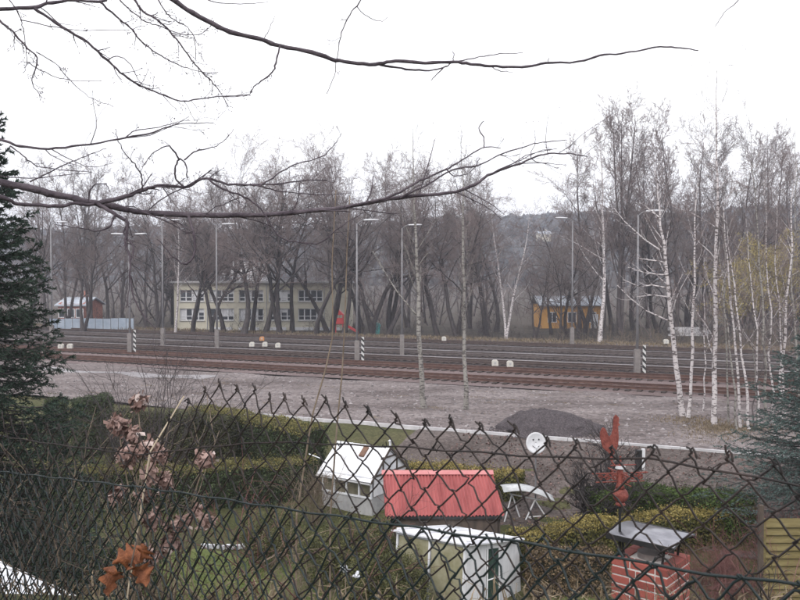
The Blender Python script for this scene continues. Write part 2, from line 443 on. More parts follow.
def qsheet(name, m, q0, q1, z, s0=-95, s1=95, lift=None, n=(120, 6)):
    def fn(a, b):
        s = s0 + (s1 - s0) * a; q = q0 + (q1 - q0) * b
        x = TD[0] * s + TN[0] * q; y = TD[1] * s + TN[1] * q
        zz = np.full_like(x, z) if lift is None else lift(x, y, a, b)
        return x, y, zz
    return struct(sheet(name, m, fn, *n))
def yard_z(x, y, a, b):
    return 0.0 + 0.035 * np.sin(x * .9 + np.sin(y * .7) * 2) + .03 * np.sin(y * 1.3 + x * .4) - .02
qsheet('gravel_yard', M['yard'], 29.85, 43.0, 0.0, -60, 60, yard_z, (160, 30))
qsheet('leaf_bank', M['bank'], 22.8, 29.55, 0.0, -12, 60,
       lambda x, y, a, b: terrain(x, y) + .02 + .03 * np.sin(x * 3 + y * 2) * np.sin(y * 4), (150, 24))
qsheet('track_ballast', M['ballast'], 51.9, 73.0, 0.02, -110, 100, None, (20, 4))
qsheet('ballast_strip', M['ballast_red'], 42.6, 52.2, 0.012, -100, 90, None, (20, 4))
# pale chippings on the yard at the left
def patch_fn(a, b):
    s = -47 + 17 * a; q = 38.6 + (1.5 + .5 * np.sin(a * 9)) * b + .35 * np.sin(a * 14)
    x = TD[0] * s + TN[0] * q; y = TD[1] * s + TN[1] * q
    return x, y, yard_z(x, y, a, b) + .012
struct(sheet('gravel_path', M['path'], patch_fn, 50, 6))
for q0, w in ((57.0, .35), (62.5, .4), (67.2, .2), (68.6, .25)):
    qsheet('walkway', M['path'], q0, q0 + w, .05, -110, 100, None, (40, 3))
# lawn sheets in the gardens
def lawn(name, x0, x1, y0, y1, ph):
    def fn(a, b):
        x = x0 + (x1 - x0) * a + .25 * np.sin(b * 9 + ph); y = y0 + (y1 - y0) * b + .25 * np.sin(a * 8 + ph)
        return x, y, terrain(x, y) + .02
    return struct(sheet(name, M['lawn'], fn, 40, 30))
lawn('lawn', -7.0, -0.4, 13.4, 21.4, 0)
lawn('lawn', 3.4, 9.0, 12.4, 18.6, 2)

# wooded hills closing the view
def hill(name, x0, x1, y0, y1, prof, ph):
    def fn(a, b):
        x = x0 + (x1 - x0) * a; y = y0 + (y1 - y0) * b + 60 * np.sin(a * 5 + ph)
        h = np.interp(a, np.linspace(0, 1, len(prof)), prof)
        z = -5 + (h + 5) * np.sin(np.clip(b, 0, 1) * math.pi * .62) / 1.0 + 2.0 * np.sin(x * .021 + ph) + 1.2 * np.sin(x * .053 + y * .02)
        return x, y, z
    o = struct(sheet(name, M['hill'], fn, 120, 40))
    return fn
hfn = hill('hill', -560, 620, 300, 820, [52, 50, 46, 44, 46, 50, 54, 56, 57, 57, 55], .4)
# the far wood on the hill: a mass nobody could count
def far_wood():
    n = 9000
    a = rng.random(n); b = rng.random(n) * .86 + .02
    x, y, z = hfn(a, b)
    c = np.stack([x, y, z], -1)
    mb = MB()
    for k in range(5):
        d = rng.normal(size=(n, 3)) * np.array([1.7, 1.7, 1.3])
        h = 2.0 + rng.random(n) * 4.5
        p = c + d; p[:, 2] = c[:, 2] + h
        mb.leaves(p, 2.6 + rng.random(n) * 3.4, 1.5)
    o = mb.build('hillside_woodland', M['far_crown'])
    tag(o, 'hazy wooded hillside along the skyline', None, None, 'stuff')
far_wood()

# ------------------------------------------------------------------ bare tree generator (vectorised, level by level)
def walk(r, o, d, L, n, wob, up):
    """N branches of n points: o, d (N,3), L (N,)"""
    N = len(o); pts = np.empty((N, n, 3)); pts[:, 0] = o; cur = d.copy()
    step = (L / (n - 1))[:, None]
    for i in range(1, n):
        cur = norm(cur + r.normal(size=(N, 3)) * wob + np.array([0, 0, up]))
        pts[:, i] = pts[:, i - 1] + cur * step
    return pts
def sprout(r, pts, rad, m, t0, t1, amin, amax, lr, taper, rr):
    """m children on every parent"""
    N, n = pts.shape[:2]
    t = t0 + (t1 - t0) * (np.arange(m)[None, :] + r.random((N, m))) / m
    f = t * (n - 1); i = np.minimum(f.astype(int), n - 2); w = (f - i)[..., None]
    rows = np.arange(N)[:, None]
    o = pts[rows, i] * (1 - w) + pts[rows, i + 1] * w
    tg = norm(pts[rows, i + 1] - pts[rows, i])
    rp = rad[rows, i] * (1 - w[..., 0]) + rad[rows, i + 1] * w[..., 0]
    perp = r.normal(size=(N, m, 3)); perp = norm(perp - tg * np.sum(perp * tg, -1, keepdims=True))
    ang = amin + (amax - amin) * r.random((N, m))
    d = tg * np.cos(ang)[..., None] + perp * np.sin(ang)[..., None]
    PL = np.linalg.norm(np.diff(pts, axis=1), axis=-1).sum(1)[:, None]
    L = PL * lr * (1 - taper * t) * (.7 + .6 * r.random((N, m)))
    return o.reshape(-1, 3), d.reshape(-1, 3), L.ravel(), (rp * rr).ravel()
def rads(r0, n, end):
    return r0[:, None] * np.linspace(1, end, n)[None, :]

def bare_tree(seed, H, r0, spec, trunk_pts=None, nstem=1, lean=.1, rmin=.006, trunk_up=.06, wob=.07, stem_spread=.25):
    r = np.random.default_rng(seed)
    lv = []
    if trunk_pts is None:
        d = norm(np.stack([r.normal(size=nstem) * lean, r.normal(size=nstem) * lean, np.ones(nstem)], -1))
        if nstem > 1:
            th = np.arange(nstem) * 2 * math.pi / nstem + r.random()
            d = norm(d + np.stack([np.cos(th), np.sin(th), 0 * th], -1) * stem_spread)
        o = np.zeros((nstem, 3)); o[:, :2] = r.normal(size=(nstem, 2)) * r0 * (.6 if nstem > 1 else 0)
        o[:, 2] = -.15
        L = H * (.82 + .18 * r.random(nstem))
        tp = walk(r, o, d, L, 10, wob, trunk_up)
        tr = rads(np.full(nstem, r0), 10, .10) ; tr[:, 0] *= 1.35
    else:
        tp = np.asarray(trunk_pts, float)[None]; n = tp.shape[1]
        tr = rads(np.array([r0]), n, .10); tr[:, 0] *= 1.3
    lv.append((tp, tr))
    pts, rad = tp, tr
    for (m, t0, t1, amin, amax, lr, taper, rr, n, wob2, up, end) in spec:
        o, d, L, rb = sprout(r, pts, rad, m, t0, t1, R(amin), R(amax), lr, taper, rr)
        rb = np.maximum(rb, rmin)
        pts = walk(r, o, d, L, n, wob2, up)
        rad = np.maximum(rads(rb, n, end), rmin * .7)
        lv.append((pts, rad))
    return lv

def tree_thing(name, label, cat, loc, lv, mtrunk, mtwig, group=None, kt=8):
    root = thing(name, label, cat, loc, group)
    mb = MB(); mb.tubes(lv[0][0] + np.asarray(loc), lv[0][1], kt); mb.build('trunk', mtrunk, root, True)
    if len(lv) > 1:
        mb = MB(); mb.tubes(lv[1][0] + np.asarray(loc), lv[1][1], 5); mb.build('limbs', mtrunk, root, True)
    if len(lv) > 2:
        mb = MB()
        for i, (p, r_) in enumerate(lv[2:]):
            mb.tubes(p + np.asarray(loc), r_, 4 if i == 0 else 3)
        mb.build('twigs', mtwig, root, True)
    return root

#        m  t0   t1  amin amax  lr  tap  rr  n  wob  up  end
OAK = [(12, .30, .98, 30, 65, .52, .45, .55, 7, .20, .05, .25),
       (7, .15, 1.0, 25, 65, .50, .35, .55, 5, .22, .05, .3),
       (6, .10, 1.0, 25, 60, .50, .3, .55, 4, .22, .05, .4),
       (5, .10, 1.0, 20, 60, .55, .3, .6, 3, .22, .05, .5)]
POPLAR = [(16, .25, .98, 22, 42, .30, .45, .45, 6, .10, .10, .25),
          (8, .15, 1.0, 20, 50, .42, .3, .55, 4, .14, .08, .3),
          (6, .10, 1.0, 20, 55, .5, .3, .55, 3, .2, .05, .4),
          (4, .10, 1.0, 20, 55, .55, .3, .6, 3, .2, .02, .5)]
BIRCHS = [(18, .28, .98, 25, 50, .26, .5, .35, 6, .10, .05, .25),
          (8, .15, 1.0, 20, 50, .42, .3, .55, 4, .15, .0, .3),
          (7, .10, 1.0, 20, 55, .5, .3, .55, 4, .2, -.05, .4)]

protos = {}
def proto(kind, i):
    key = (kind, i)
    if key not in protos:
        if kind == 'oak':
            lv = bare_tree(100 + i, 17, .27, OAK, nstem=[1, 2, 1, 1][i % 4], lean=[.10, .08, .26, .14][i % 4], wob=.10, rmin=.0115, stem_spread=.13)
            mt, mw = M['bark_dark'], [M['twig'], M['twig_red']][i % 2]
        elif kind == 'poplar':
            lv = bare_tree(200 + i, 17, .17, POPLAR, nstem=[1, 2, 3][i % 3], lean=.05, rmin=.010, wob=.04, stem_spread=.12)
            mt, mw = M['bark'], [M['twig'], M['twig_red']][i % 2]
        else:
            lv = bare_tree(300 + i, 17, .15, BIRCHS, nstem=[1, 2][i % 2], lean=.06, rmin=.009, wob=.05, stem_spread=.16)
            mt, mw = M['birch'], M['twig_red']
        protos[key] = [tree_thing('bare_tree', 'bare tree', 'tree', (0, 0, 0), lv, mt, mw), False]
    return protos[key]
def plant(kind, i, u, Y, vtop, label, rz, name, group):
    z0 = T((u - 400) / F * Y, Y)
    base = np.array([(u - 400) / F * Y, Y, z0])
    H = P(u, vtop, Y)[2] - z0
    root, used = proto(kind, i)
    sc = H / 16.5
    if used:
        r = copy_thing(root, base, rz, sc, label, group)
    else:
        protos[(kind, i)][1] = True
        r = root; r.location = base; r.rotation_euler = (0, 0, rz); r.scale = (sc,) * 3
        r['label'] = label; r['group'] = group
    r.name = name
    return r

GL = 'bare trees behind the railway tracks'
FAR = [
 # kind var  u    Y  vtop label rz
 ('oak', 5, 30, 93, 196, 'dark bare tree partly hidden by the right edge of the spruce', 3.5),
 ('oak', 5, 156, 97, 198, 'dark bare tree between the white birch and the twin-headed mast', 4.6),
 ('oak', 1, 228, 118, 176, 'dark bare tree rising behind the school roof, above its clear windows', 2.3),
 ('oak', 5, 280, 88, 178, 'dark bare tree just right of the dark forked tree by the school', 0.9),
 ('oak', 2, 328, 95, 182, 'dark bare tree close behind the red play tower', 1.3),
 ('oak', 3, 358, 94, 180, 'dark bare tree behind the striped mast left of the aspens', 0.2),
 ('oak', 2, 386, 86, 190, 'dark bare tree between the teal container and the left aspen', 5.1),
 ('oak', 2, 496, 97, 190, 'dark bare tree left of the slim white birch at the gap', 0.0),
 ('oak', 1, 586, 96, 196, 'dark bare tree left of the forked white birch', 3.6),
 ('oak', 0, 612, 98, 184, 'dark bare tree right behind the forked white birch', 1.6),
 ('oak', 2, 660, 95, 186, 'dark bare tree behind the leaning white birch', 2.4),
 ('oak', 1, 536, 87, 258, 'small bare tree left of the orange building, close to the tracks', 2.2),
 ('oak', 3, 580, 86, 262, 'small dark bare tree hiding the middle of the orange building', 4.9),
 ('oak', 0, 594, 88, 250, 'small bare tree hiding the right end of the orange building', 0.7),
 ('oak', 5, 194, 90, 214, 'dark bare tree before the first window bay of the school', 3.0),
 ('oak', 3, 224, 91, 200, 'bare tree between the first two window bays of the school', 5.8),
 ('oak', 4, 560, 84, 246, 'low bare tree whose twigs veil the left half of the orange building', 3.3),
 ('oak', 0, 252, 94, 186, 'dark bare tree behind the thick trunk before the school', 4.5),
 ('oak', 1, 212, 88, 206, 'bare tree in front of the lamp mast before the school windows', 1.1),
 ('oak', 5, 334, 88, 196, 'bare tree just left of the red play tower, before the last school bay', 2.7),
 ('poplar', 0, 44, 98, 172, 'slender grey bare tree rising just right of the dark spruce', 0.2),
 ('poplar', 1, 66, 104, 168, 'thin grey bare tree behind the pale blue fence, above its left end', 1.1),
 ('poplar', 2, 90, 100, 176, 'bushy grey bare tree behind the middle of the pale blue fence', 2.0),
 ('oak', 0, 108, 96, 205, 'low spreading dark bare tree at the right end of the pale blue fence', 0.7),
 ('poplar', 0, 122, 108, 166, 'tall thin bare tree behind the twin-headed lamp mast', 3.0),
 ('oak', 1, 84, 92, 222, 'low leaning dark bare tree close in front of the pale blue fence', 2.6),
 ('poplar', 3, 146, 101, 182, 'grey bare tree left of the white birch near the school', 4.1),
 ('birch', 0, 175, 88, 196, 'white-trunked birch at the left end of the yellow school', 1.4),
 ('poplar', 4, 206, 112, 178, 'pale bare tree rising behind the school roof, above its left bays', 5.2),
 ('oak', 2, 243, 87, 160, 'thick dark bare tree in front of the school, its trunk before the second window bay', 0.1),
 ('oak', 3, 265, 89, 172, 'dark forked bare tree just right of the clear school windows', 1.9),
 ('oak', 0, 292, 92, 190, 'dark bare tree hiding the middle of the school', 3.3),
 ('oak', 2, 316, 86, 186, 'dark curving bare tree left of the red play tower', 3.9),
 ('oak', 4, 343, 86, 178, 'dark bare tree with strongly leaning trunk beside the red play tower', 5.6),
 ('poplar', 5, 334, 104, 170, 'grey bare tree behind the red play tower', 2.4),
 ('oak', 1, 372, 88, 172, 'dark bare tree by the teal container', 0.4),
 ('oak', 5, 392, 92, 176, 'dense dark bare tree left of the left aspen trunk', 2.2),
 ('poplar', 1, 408, 106, 168, 'grey bare tree behind the left aspen trunk', 3.7),
 ('oak', 3, 438, 90, 174, 'dark bare tree between the two aspen trunks', 4.8),
 ('oak', 1, 456, 87, 186, 'dark forked bare tree just left of the right aspen trunk', 5.5),
 ('poplar', 2, 470, 104, 172, 'grey bare tree behind the right aspen trunk', 0.9),
 ('oak', 0, 486, 91, 178, 'broad dark bare tree just right of the right aspen trunk', 1.2),
 ('birch', 1, 505, 84, 190, 'slim white birch at the left edge of the gap to the hill', 2.8),
 ('oak', 4, 552, 92, 232, 'small leaning bare tree at the left end of the orange building', 0.6),
 ('oak', 2, 568, 89, 222, 'dark bare tree in front of the orange building, beside the lamp mast', 2.9),
 ('birch', 2, 600, 80, 108, 'tall white forked birch right of the orange building', 0.3),
 ('poplar', 3, 580, 98, 128, 'tall mauve bare tree above the orange building', 1.5),
 ('poplar', 5, 622, 92, 122, 'tall mauve bare tree right of the forked white birch', 2.7),
 ('oak', 3, 634, 100, 200, 'dark bare tree behind the right-hand striped mast', 3.8),
 ('poplar', 4, 648, 104, 140, 'tall grey bare tree behind the head of the right-hand lamp mast', 0.8),
 ('poplar', 1, 676, 92, 136, 'tall grey bare tree between the leaning birch and the tallest birch', 4.9),
 ('oak', 5, 690, 98, 196, 'dark bare tree above the low pale wall', 1.7),
 ('poplar', 0, 703, 106, 132, 'grey bare tree behind the tallest birch, to its left', 5.9),
 ('poplar', 2, 728, 96, 138, 'grey bare tree right behind the tallest birch', 3.1),
 ('oak', 1, 742, 104, 190, 'dark bare tree left of the yellow willow', 2.1),
 ('poplar', 5, 764, 108, 150, 'mauve bare tree rising behind the yellow willow', 4.3),
 ('poplar', 3, 790, 96, 142, 'bare tree behind the willow at the right edge of the picture', 0.5),
 ('oak', 4, 806, 92, 186, 'dark bare tree cut by the right edge of the picture', 1.0),
]
for k, i, u, Y, vt, lab, rz in FAR:
    plant(k, i, u, Y, vt, lab, rz, {'oak': 'bare_tree', 'poplar': 'slender_tree', 'birch': 'birch_tree'}[k], GL)

# undergrowth and far thickets that read as one mass
def thicket(name, n, q0, q1, s0, s1, h0, h1, m, label, thick=1.0, clump=0):
    r = np.random.default_rng(len(name) * 7 + n)
    s = s0 + (s1 - s0) * r.random(n); q = q0 + (q1 - q0) * r.random(n)
    if clump:
        k = r.integers(0, clump, n); s = (s0 + (s1 - s0) * r.random(clump))[k] + r.normal(size=n) * 1.3; q = (q0 + (q1 - q0) * r.random(clump))[k] + r.normal(size=n) * .8
    x = TD[0] * s + TN[0] * q; y = TD[1] * s + TN[1] * q
    o = np.stack([x, y, terrain(x, y) - .05], -1)
    L = h0 + (h1 - h0) * r.random(n) ** 1.6
    uu = 400 + F * x / y; L = np.where((uu > 500) & (uu < 560), L * .4, L)       # the wood opens towards the hill
    p0 = walk(r, o, norm(np.stack([r.normal(size=n) * .35, r.normal(size=n) * .35, np.ones(n)], -1)), L, 5, .12, .05)
    r0 = rads((.008 + L * .0035) * thick, 5, .3)
    mb = MB(); mb.tubes(p0, r0, 3)
    o2, d2, L2, rb = sprout(r, p0, r0, 6, .2, 1, R(20), R(60), .42, .4, .6)
    p1 = walk(r, o2, d2, L2, 4, .2, .05); r1 = np.maximum(rads(rb, 4, .4), .006); mb.tubes(p1, r1, 3)
    o3, d3, L3, rb = sprout(r, p1, r1, 4, .2, 1, R(20), R(60), .5, .4, .6)
    p2 = walk(r, o3, d3, L3, 3, .2, .05); mb.tubes(p2, np.maximum(rads(rb, 3, .5), .006), 3)
    return tag(mb.build(name, m, smooth=True), label, None, None, 'stuff')
qsheet('woodland_floor', M['litter_far'], 77.5, 420, 0, -330, 330, lambda x, y, a, b: terrain(x, y) + .02 + .1 * sm(77.5, 80, x * TN[0] + y * TN[1]), (60, 60))
thicket('undergrowth', 1300, 77, 96, -85, 80, .6, 3.4, M['twig_dark'], 'tangle of bare scrub along the far side of the tracks', 1.0, 120)
thicket('brown_scrub', 500, 76, 84, -20, 70, .5, 2.2, M['cane'], 'ochre-brown dry scrub in front of the orange building and the birches', 1.0, 40)
thicket('far_trunks', 420, 88, 150, -125, 115, 6, 14, M['bark'], 'many dark trunks of the wood behind the first trees', 3.4)
thicket('far_thicket', 950, 90, 165, -125, 115, 4, 15, M['twig_red'], 'far mauve-grey bare woodland behind the first row of trees')

# ------------------------------------------------------------------ kerb, tracks
def kerb():
    k = thing('kerb', 'pale concrete kerb line edging the gravel yard above the gardens', 'kerb', Q(0, 29.7, 0))
    r = np.random.default_rng(3)
    s = -22.0
    stone = None
    while s < 34:
        mb = MB(); L = 1.98
        c = Q(s + L / 2, 29.7, -.10 + r.normal() * .006)
        if stone is None:
            h = MB(); h.box((0, 0, 0), (L, .10, .30)); stone = h.mesh('kerb_stone', M['concrete'])
        o = bpy.data.objects.new('kerb_stone', stone); o.parent = k
        o.location = c - np.array(k.location); o.rotation_euler = (0, r.normal() * .004, -TRACK_A + r.normal() * .003)
        col.objects.link(o)
        s += L + .02
kerb()

def rail_profile(mb, q, z, s0, s1, m=None):
    prof = [(-.07, 0), (.07, 0), (.07, .02), (.015, .04), (.015, .11), (.036, .12), (.036, .16), (-.036, .16), (-.036, .12), (-.015, .11), (-.015, .04), (-.07, .02)]
    a = np.array([Q(s0, q + dq, z + dz) for dq, dz in prof])
    mb.prism(a, TD * (s1 - s0))
def track(q, label, mr, n, z=.03, s0=-108, s1=96):
    t = thing('railway_track', label, 'railway track', Q(0, q, z), 'parallel railway tracks')
    for sgn in (-1, 1):
        mb = MB(); rail_profile(mb, q + sgn * .75, z + .05, s0, s1); mb.build('rail', mr, t)
    mb = MB(); r = np.random.default_rng(int(q * 10))
    for s in np.arange(s0, s1, .62):
        mb.box(Q(s, q + r.normal() * .02, z + .0), (.25, 2.5, .10), TD, TN)
    o = mb.build('sleepers', M['sleeper'], t); o['kind'] = 'stuff'
    return t
track(45.0, 'rusty brown railway track nearest the gravel yard', M['rust_rail'], 0)
track(50.0, 'rusty brown railway track, second from the gravel yard', M['rust_rail'], 1)
track(54.4, 'dark railway track, third from the gravel yard', M['dark_rail'], 2)
track(59.6, 'worn light-railed railway track, fourth from the gravel yard', M['bright_rail'], 3)
track(65.4, 'worn light-railed railway track, fifth from the gravel yard', M['bright_rail'], 4)
track(70.6, 'dark railway track farthest from the gravel yard, below the trees', M['dark_rail'], 5)
# dead grass verge between the tracks and the trees
qsheet('verge', M['bank'], 72.9, 78, .03, -110, 100, lambda x, y, a, b: terrain(x, y) + .03 + .12 * np.sin(b * math.pi), (60, 6))

# ------------------------------------------------------------------ lamp masts
def stripemat():
    m = bpy.data.materials.new('hazard_stripes'); m.use_nodes = True
    ns, ln = m.node_tree.nodes, m.node_tree.links
    b = ns['Principled BSDF']; b.inputs['Roughness'].default_value = .5
    tc = ns.new('ShaderNodeTexCoord'); sx = ns.new('ShaderNodeSeparateXYZ'); ln.new(tc.outputs['Object'], sx.inputs[0])
    a = ns.new('ShaderNodeMath'); a.operation = 'ADD'; ln.new(sx.outputs['X'], a.inputs[0]); ln.new(sx.outputs['Z'], a.inputs[1])
    w = ns.new('ShaderNodeMath'); w.operation = 'MULTIPLY'; w.inputs[1].default_value = 2.5; ln.new(a.outputs[0], w.inputs[0])
    f = ns.new('ShaderNodeMath'); f.operation = 'FRACT'; ln.new(w.outputs[0], f.inputs[0])
    g = ns.new('ShaderNodeMath'); g.operation = 'GREATER_THAN'; g.inputs[1].default_value = .5; ln.new(f.outputs[0], g.inputs[0])
    mx = ns.new('ShaderNodeMix'); mx.data_type = 'RGBA'; mx.inputs['A'].default_value = (.02, .02, .02, 1); mx.inputs['B'].default_value = (.5, .5, .5, 1)
    ln.new(g.outputs[0], mx.inputs['Factor']); ln.new(mx.outputs['Result'], b.inputs['Base Color'])
    return m
M['stripes'] = stripemat()
def mast(u, vb, vt, label, heads=(1,), striped=False, hl=1.1):
    b = G(u, vb, 0.0)
    H = P(u, vt, b[1])[2]
    t = thing('lamp_mast', label, 'lamp mast', b, 'lamp masts in the rail yard')
    mb = MB(); mb.tube([b + (0, 0, -.3), b + (0, 0, H * .5), b + (0, 0, H - .25)], [.095, .075, .055], 10); mb.build('pole', M['mast'], t, True)
    mb = MB(); mb.box(b + (0, 0, .75), (.34, .34, 1.7)); mb.box(b + (0, 0, 1.62), (.28, .28, .05)); mb.build('base_post', M['grey_concrete'], t)
    if striped:
        mb = MB(); c = b + np.array([.42, -.1, .95]); mb.box(c, (.2, .03, 1.9)); mb.build('striped_board', M['stripes'], t)
        mb = MB(); mb.box(b + (.28, -.08, 1.3), (.14, .03, .05)); mb.box(b + (.28, -.08, .5), (.14, .03, .05)); mb.build('bracket', M['mast'], t)
    for sg in heads:
        mb = MB()
        k = np.linspace(0, 1, 7)
        mb.tube(np.stack([b[0] + sg * k * .55, np.full(7, b[1]), H - .3 + .3 * np.sin(k * math.pi / 2)], -1), .035, 6); mb.build('arm', M['mast'], t, True)
        mb = MB()
        cs = [(0, .04, .04), (.12, .09, .055), (.55, .12, .07), (.95, .09, .05), (hl, .04, .02)]
        ring = []
        for dx, w, h in cs:
            for a in range(8):
                th = a * math.pi / 4
                ring.append(b + np.array([sg * (.5 + dx), math.cos(th) * w, H - b[2] + math.sin(th) * h + .03 * dx]))
        q = [[i * 8 + j, i * 8 + (j + 1) % 8, (i + 1) * 8 + (j + 1) % 8, (i + 1) * 8 + j] for i in range(4) for j in range(8)]
        mb.add(ring, q); mb.build('lamp_head', M['lamp_white'], t, True)
    return t
mast(637, 375, 211, 'grey lamp mast with black and white striped board, standing right of the others', (1,), True)
mast(357, 363, 220, 'grey lamp mast with striped board standing left of the aspen trunks', (1,), True)
mast(402, 355, 225, 'grey lamp mast half hidden behind the left aspen trunk', (1,))
mast(572, 345, 218, 'grey lamp mast in front of the orange building, head turned left', (-1,))
mast(217, 348, 224, 'grey lamp mast in front of the school windows', (1,))
mast(163, 346, 220, 'grey lamp mast beside the white birch left of the school', (1,))
mast(130, 353, 234, 'lamp mast with two lamp heads and striped board at its foot', (-1, 1), True, .8)
mast(52, 342, 222, 'grey lamp mast just right of the dark spruce', (1,))

# white switch lanterns beside the rails
def lantern(u, v, label, m='lantern', z=.0):
    b = G(u, v + 3, z)
    t = thing('switch_lantern', label, 'lantern', b, 'white switch lanterns between the tracks')
    mb = MB(); mb.tube([b, b + (0, 0, .22)], .05, 8); mb.box(b + (0, 0, .05), (.4, .3, .1)); mb.build('foot', M['dark_rail'], t)
    mb = MB(); s = .21
    prof = [(-s, -s * .8), (s, -s * .8), (s, s * .6), (s * .55, s), (-s * .55, s), (-s, s * .6)]
    mb.prism([b + (x, -.15, .40 + z_) for x, z_ in prof], (0, .3, 0)); mb.build('housing', M[m], t)
    mb = MB(); mb.tube([b + (0, -.17, .42), b + (0, -.15, .42)], .08, 10); mb.build('lens', M['school_trim'], t)
for u, v, lab in ((495, 366, 'left of the two white switch lanterns right of the aspens'), (510, 367, 'right of the two white switch lanterns right of the aspens'),
                  (252, 346, 'left one of three white switch lanterns below the school'), (265, 346, 'middle one of three white switch lanterns below the school'),
                  (278, 347, 'right one of three white switch lanterns below the school'), (61, 348, 'left of two white switch lanterns near the spruce'),
                  (70, 348, 'right of two white switch lanterns near the spruce'), (444, 340, 'lone small white lantern between the aspen trunks below the trees'),
                  (666, 343, 'lone pale lantern beside the leaning birch, in front of the low wall')):
    lantern(u, v, lab)
lantern(262, 340, 'orange-brown switch box on the farthest track below the school', 'lantern_orange')

# ------------------------------------------------------------------ buildings behind the tracks
def school():
    Y = 100.0; rs = np.random.default_rng(17)
    x0, x1 = (174 - 400) / F * Y, (348 - 400) / F * Y
    zb, zt = -.6, P(230, 283, Y)[2]
    t = thing('school_building', 'long two-storey cream-yellow school with white window bands behind the trees', 'building', ((x0 + x1) / 2, Y, zb))
    mb = MB()
    # wall built as piers and bands round real openings
    bays = []; bw = 3.75; x = x0 + .7
    while x + bw - .6 < x1:
        bays.append((x, x + bw - .62)); x += bw
    rows = [(P(0, 320.5, Y)[2], P(0, 308.5, Y)[2]), (P(0, 301.5, Y)[2], P(0, 290, Y)[2])]
    zs = [zb, rows[0][0], rows[0][1], rows[1][0], rows[1][1], zt]
    for a, b in ((zs[0], zs[1]), (zs[2], zs[3]), (zs[4], zs[5])):
        mb.box(((x0 + x1) / 2, Y + .2, (a + b) / 2), (x1 - x0, .4, b - a))
    edges = [x0] + [e for b in bays for e in b] + [x1]
    for lo, hi in rows:
        for i in range(0, len(edges), 2):
            a, b = edges[i], edges[i + 1]
            mb.box(((a + b) / 2, Y + .2, (lo + hi) / 2), (b - a, .4, hi - lo))
    mb.box(((x0 + x1) / 2, Y + 10.2, (zb + zt) / 2), (x1 - x0, .4, zt - zb))
    for e in (x0 + .2, x1 - .2): mb.box((e, Y + 5.2, (zb + zt) / 2), (.4, 9.6, zt - zb))
    mb.build('wall', M['school_wall'], t)
    mb = MB(); mb.box(((x0 + x1) / 2, Y + 5.2, zt + .12), (x1 - x0 + .8, 11.4, .24)); mb.build('roof', M['school_trim'], t)
    for (lo, hi) in rows:
        for a, b in bays:
            w = MB(); w.box(((a + b) / 2, Y + .28, (lo + hi) / 2), (b - a, .03, hi - lo)); wo = w.build('window', M['dark_glass'], t)
            f = MB(); n = 4
            for k in range(n + 1):
                xx = a + (b - a) * k / n; f.box((min(max(xx, a + .05), b - .05), Y + .2, (lo + hi) / 2), (.13, .1, hi - lo))
            for zz, hh in ((lo + .05, .1), (hi - .05, .1), (lo + (hi - lo) * .36, .09)): f.box(((a + b) / 2, Y + .22, zz), (b - a, .08, hh))
            f.build('window_frame', M['white_paint'], wo)
            k = rs.integers(0, 5)
            if k:
                for m_ in range(4):
                    if rs.random() < .55:
                        hh = (hi - lo) * rs.choice([.35, .6, .9]); xx = a + (b - a) * (m_ + .5) / 4
                        cu = MB(); cu.box((xx, Y + .255, hi - hh / 2), ((b - a) / 4 - .1, .012, hh)); cu.build('blind', M['lamp_white'], wo)
            s = MB(); s.box(((a + b) / 2, Y - .04, lo - .05), (b - a + .1, .16, .08)); s.build('window_sill', M['school_trim'], wo)
    for xx in (x0 + 4.2, x0 + 11.7, x1 - 3.0):
        mb = MB(); mb.tube([(xx, Y - .08, zb), (xx, Y - .08, zt)], .055, 6); mb.build('downpipe', M['school_trim'], t)
    # white basement panels
    mb = MB(); zc = P(0, 331, Y)[2]
    for k in range(5): mb.box((P(222 + k * 27, 331, Y)[0] + .0, Y - .05, zc + .1), (2.6, .1, .75))
    mb.build('basement_panel', M['white_paint'], t)
school()

def orange_building():
    Y = 104.0
    a, b = P(540, 330, Y), P(602, 330, Y)
    zt = P(0, 305, Y)[2]; zr = P(0, 297, Y)[2]; zb = T(20, Y) - .1
    t = thing('orange_building', 'low orange building with pale blue roof behind the bare trees', 'building', ((a[0] + b[0]) / 2, Y, zb))
    mb = MB(); w = b[0] - a[0]; cx = (a[0] + b[0]) / 2
    mb.box((cx, Y + 3, (zb + zt) / 2), (w, 6, zt - zb)); mb.build('wall', M['orange_wall'], t)
    mb = MB(); mb.slab([(a[0] - .3, Y - .5, zt), (b[0] + .3, Y - .5, zt), (b[0] + .3, Y + 3.2, zr + .1), (a[0] - .3, Y + 3.2, zr + .1)], .15)
    mb.slab([(a[0] - .3, Y + 3.21, zr + .1), (b[0] + .3, Y + 3.21, zr + .1), (b[0] + .3, Y + 6.6, zt), (a[0] - .3, Y + 6.6, zt)], .15); mb.build('roof', M['pale_roof'], t)
    for k in range(3):
        x = a[0] + 1.6 + k * 2.6
        w_ = MB(); w_.box((x, Y - .02, zb + 1.7), (1.1, .06, 1.3)); wo = w_.build('window', M['dark_glass'], t)
        f = MB()
        for dx in (-.55, 0, .55): f.box((x + dx, Y - .06, zb + 1.7), (.09, .06, 1.4))
        for dz in (-.65, .65): f.box((x, Y - .055, zb + 1.7 + dz), (1.19, .05, .09))
        f.build('window_frame', M['white_paint'], wo)
    d = MB(); d.box((b[0] - 1.0, Y - .03, zb + 1.05), (1, .08, 2.1)); d.build('door', M['white_dirty'], t)
orange_building()

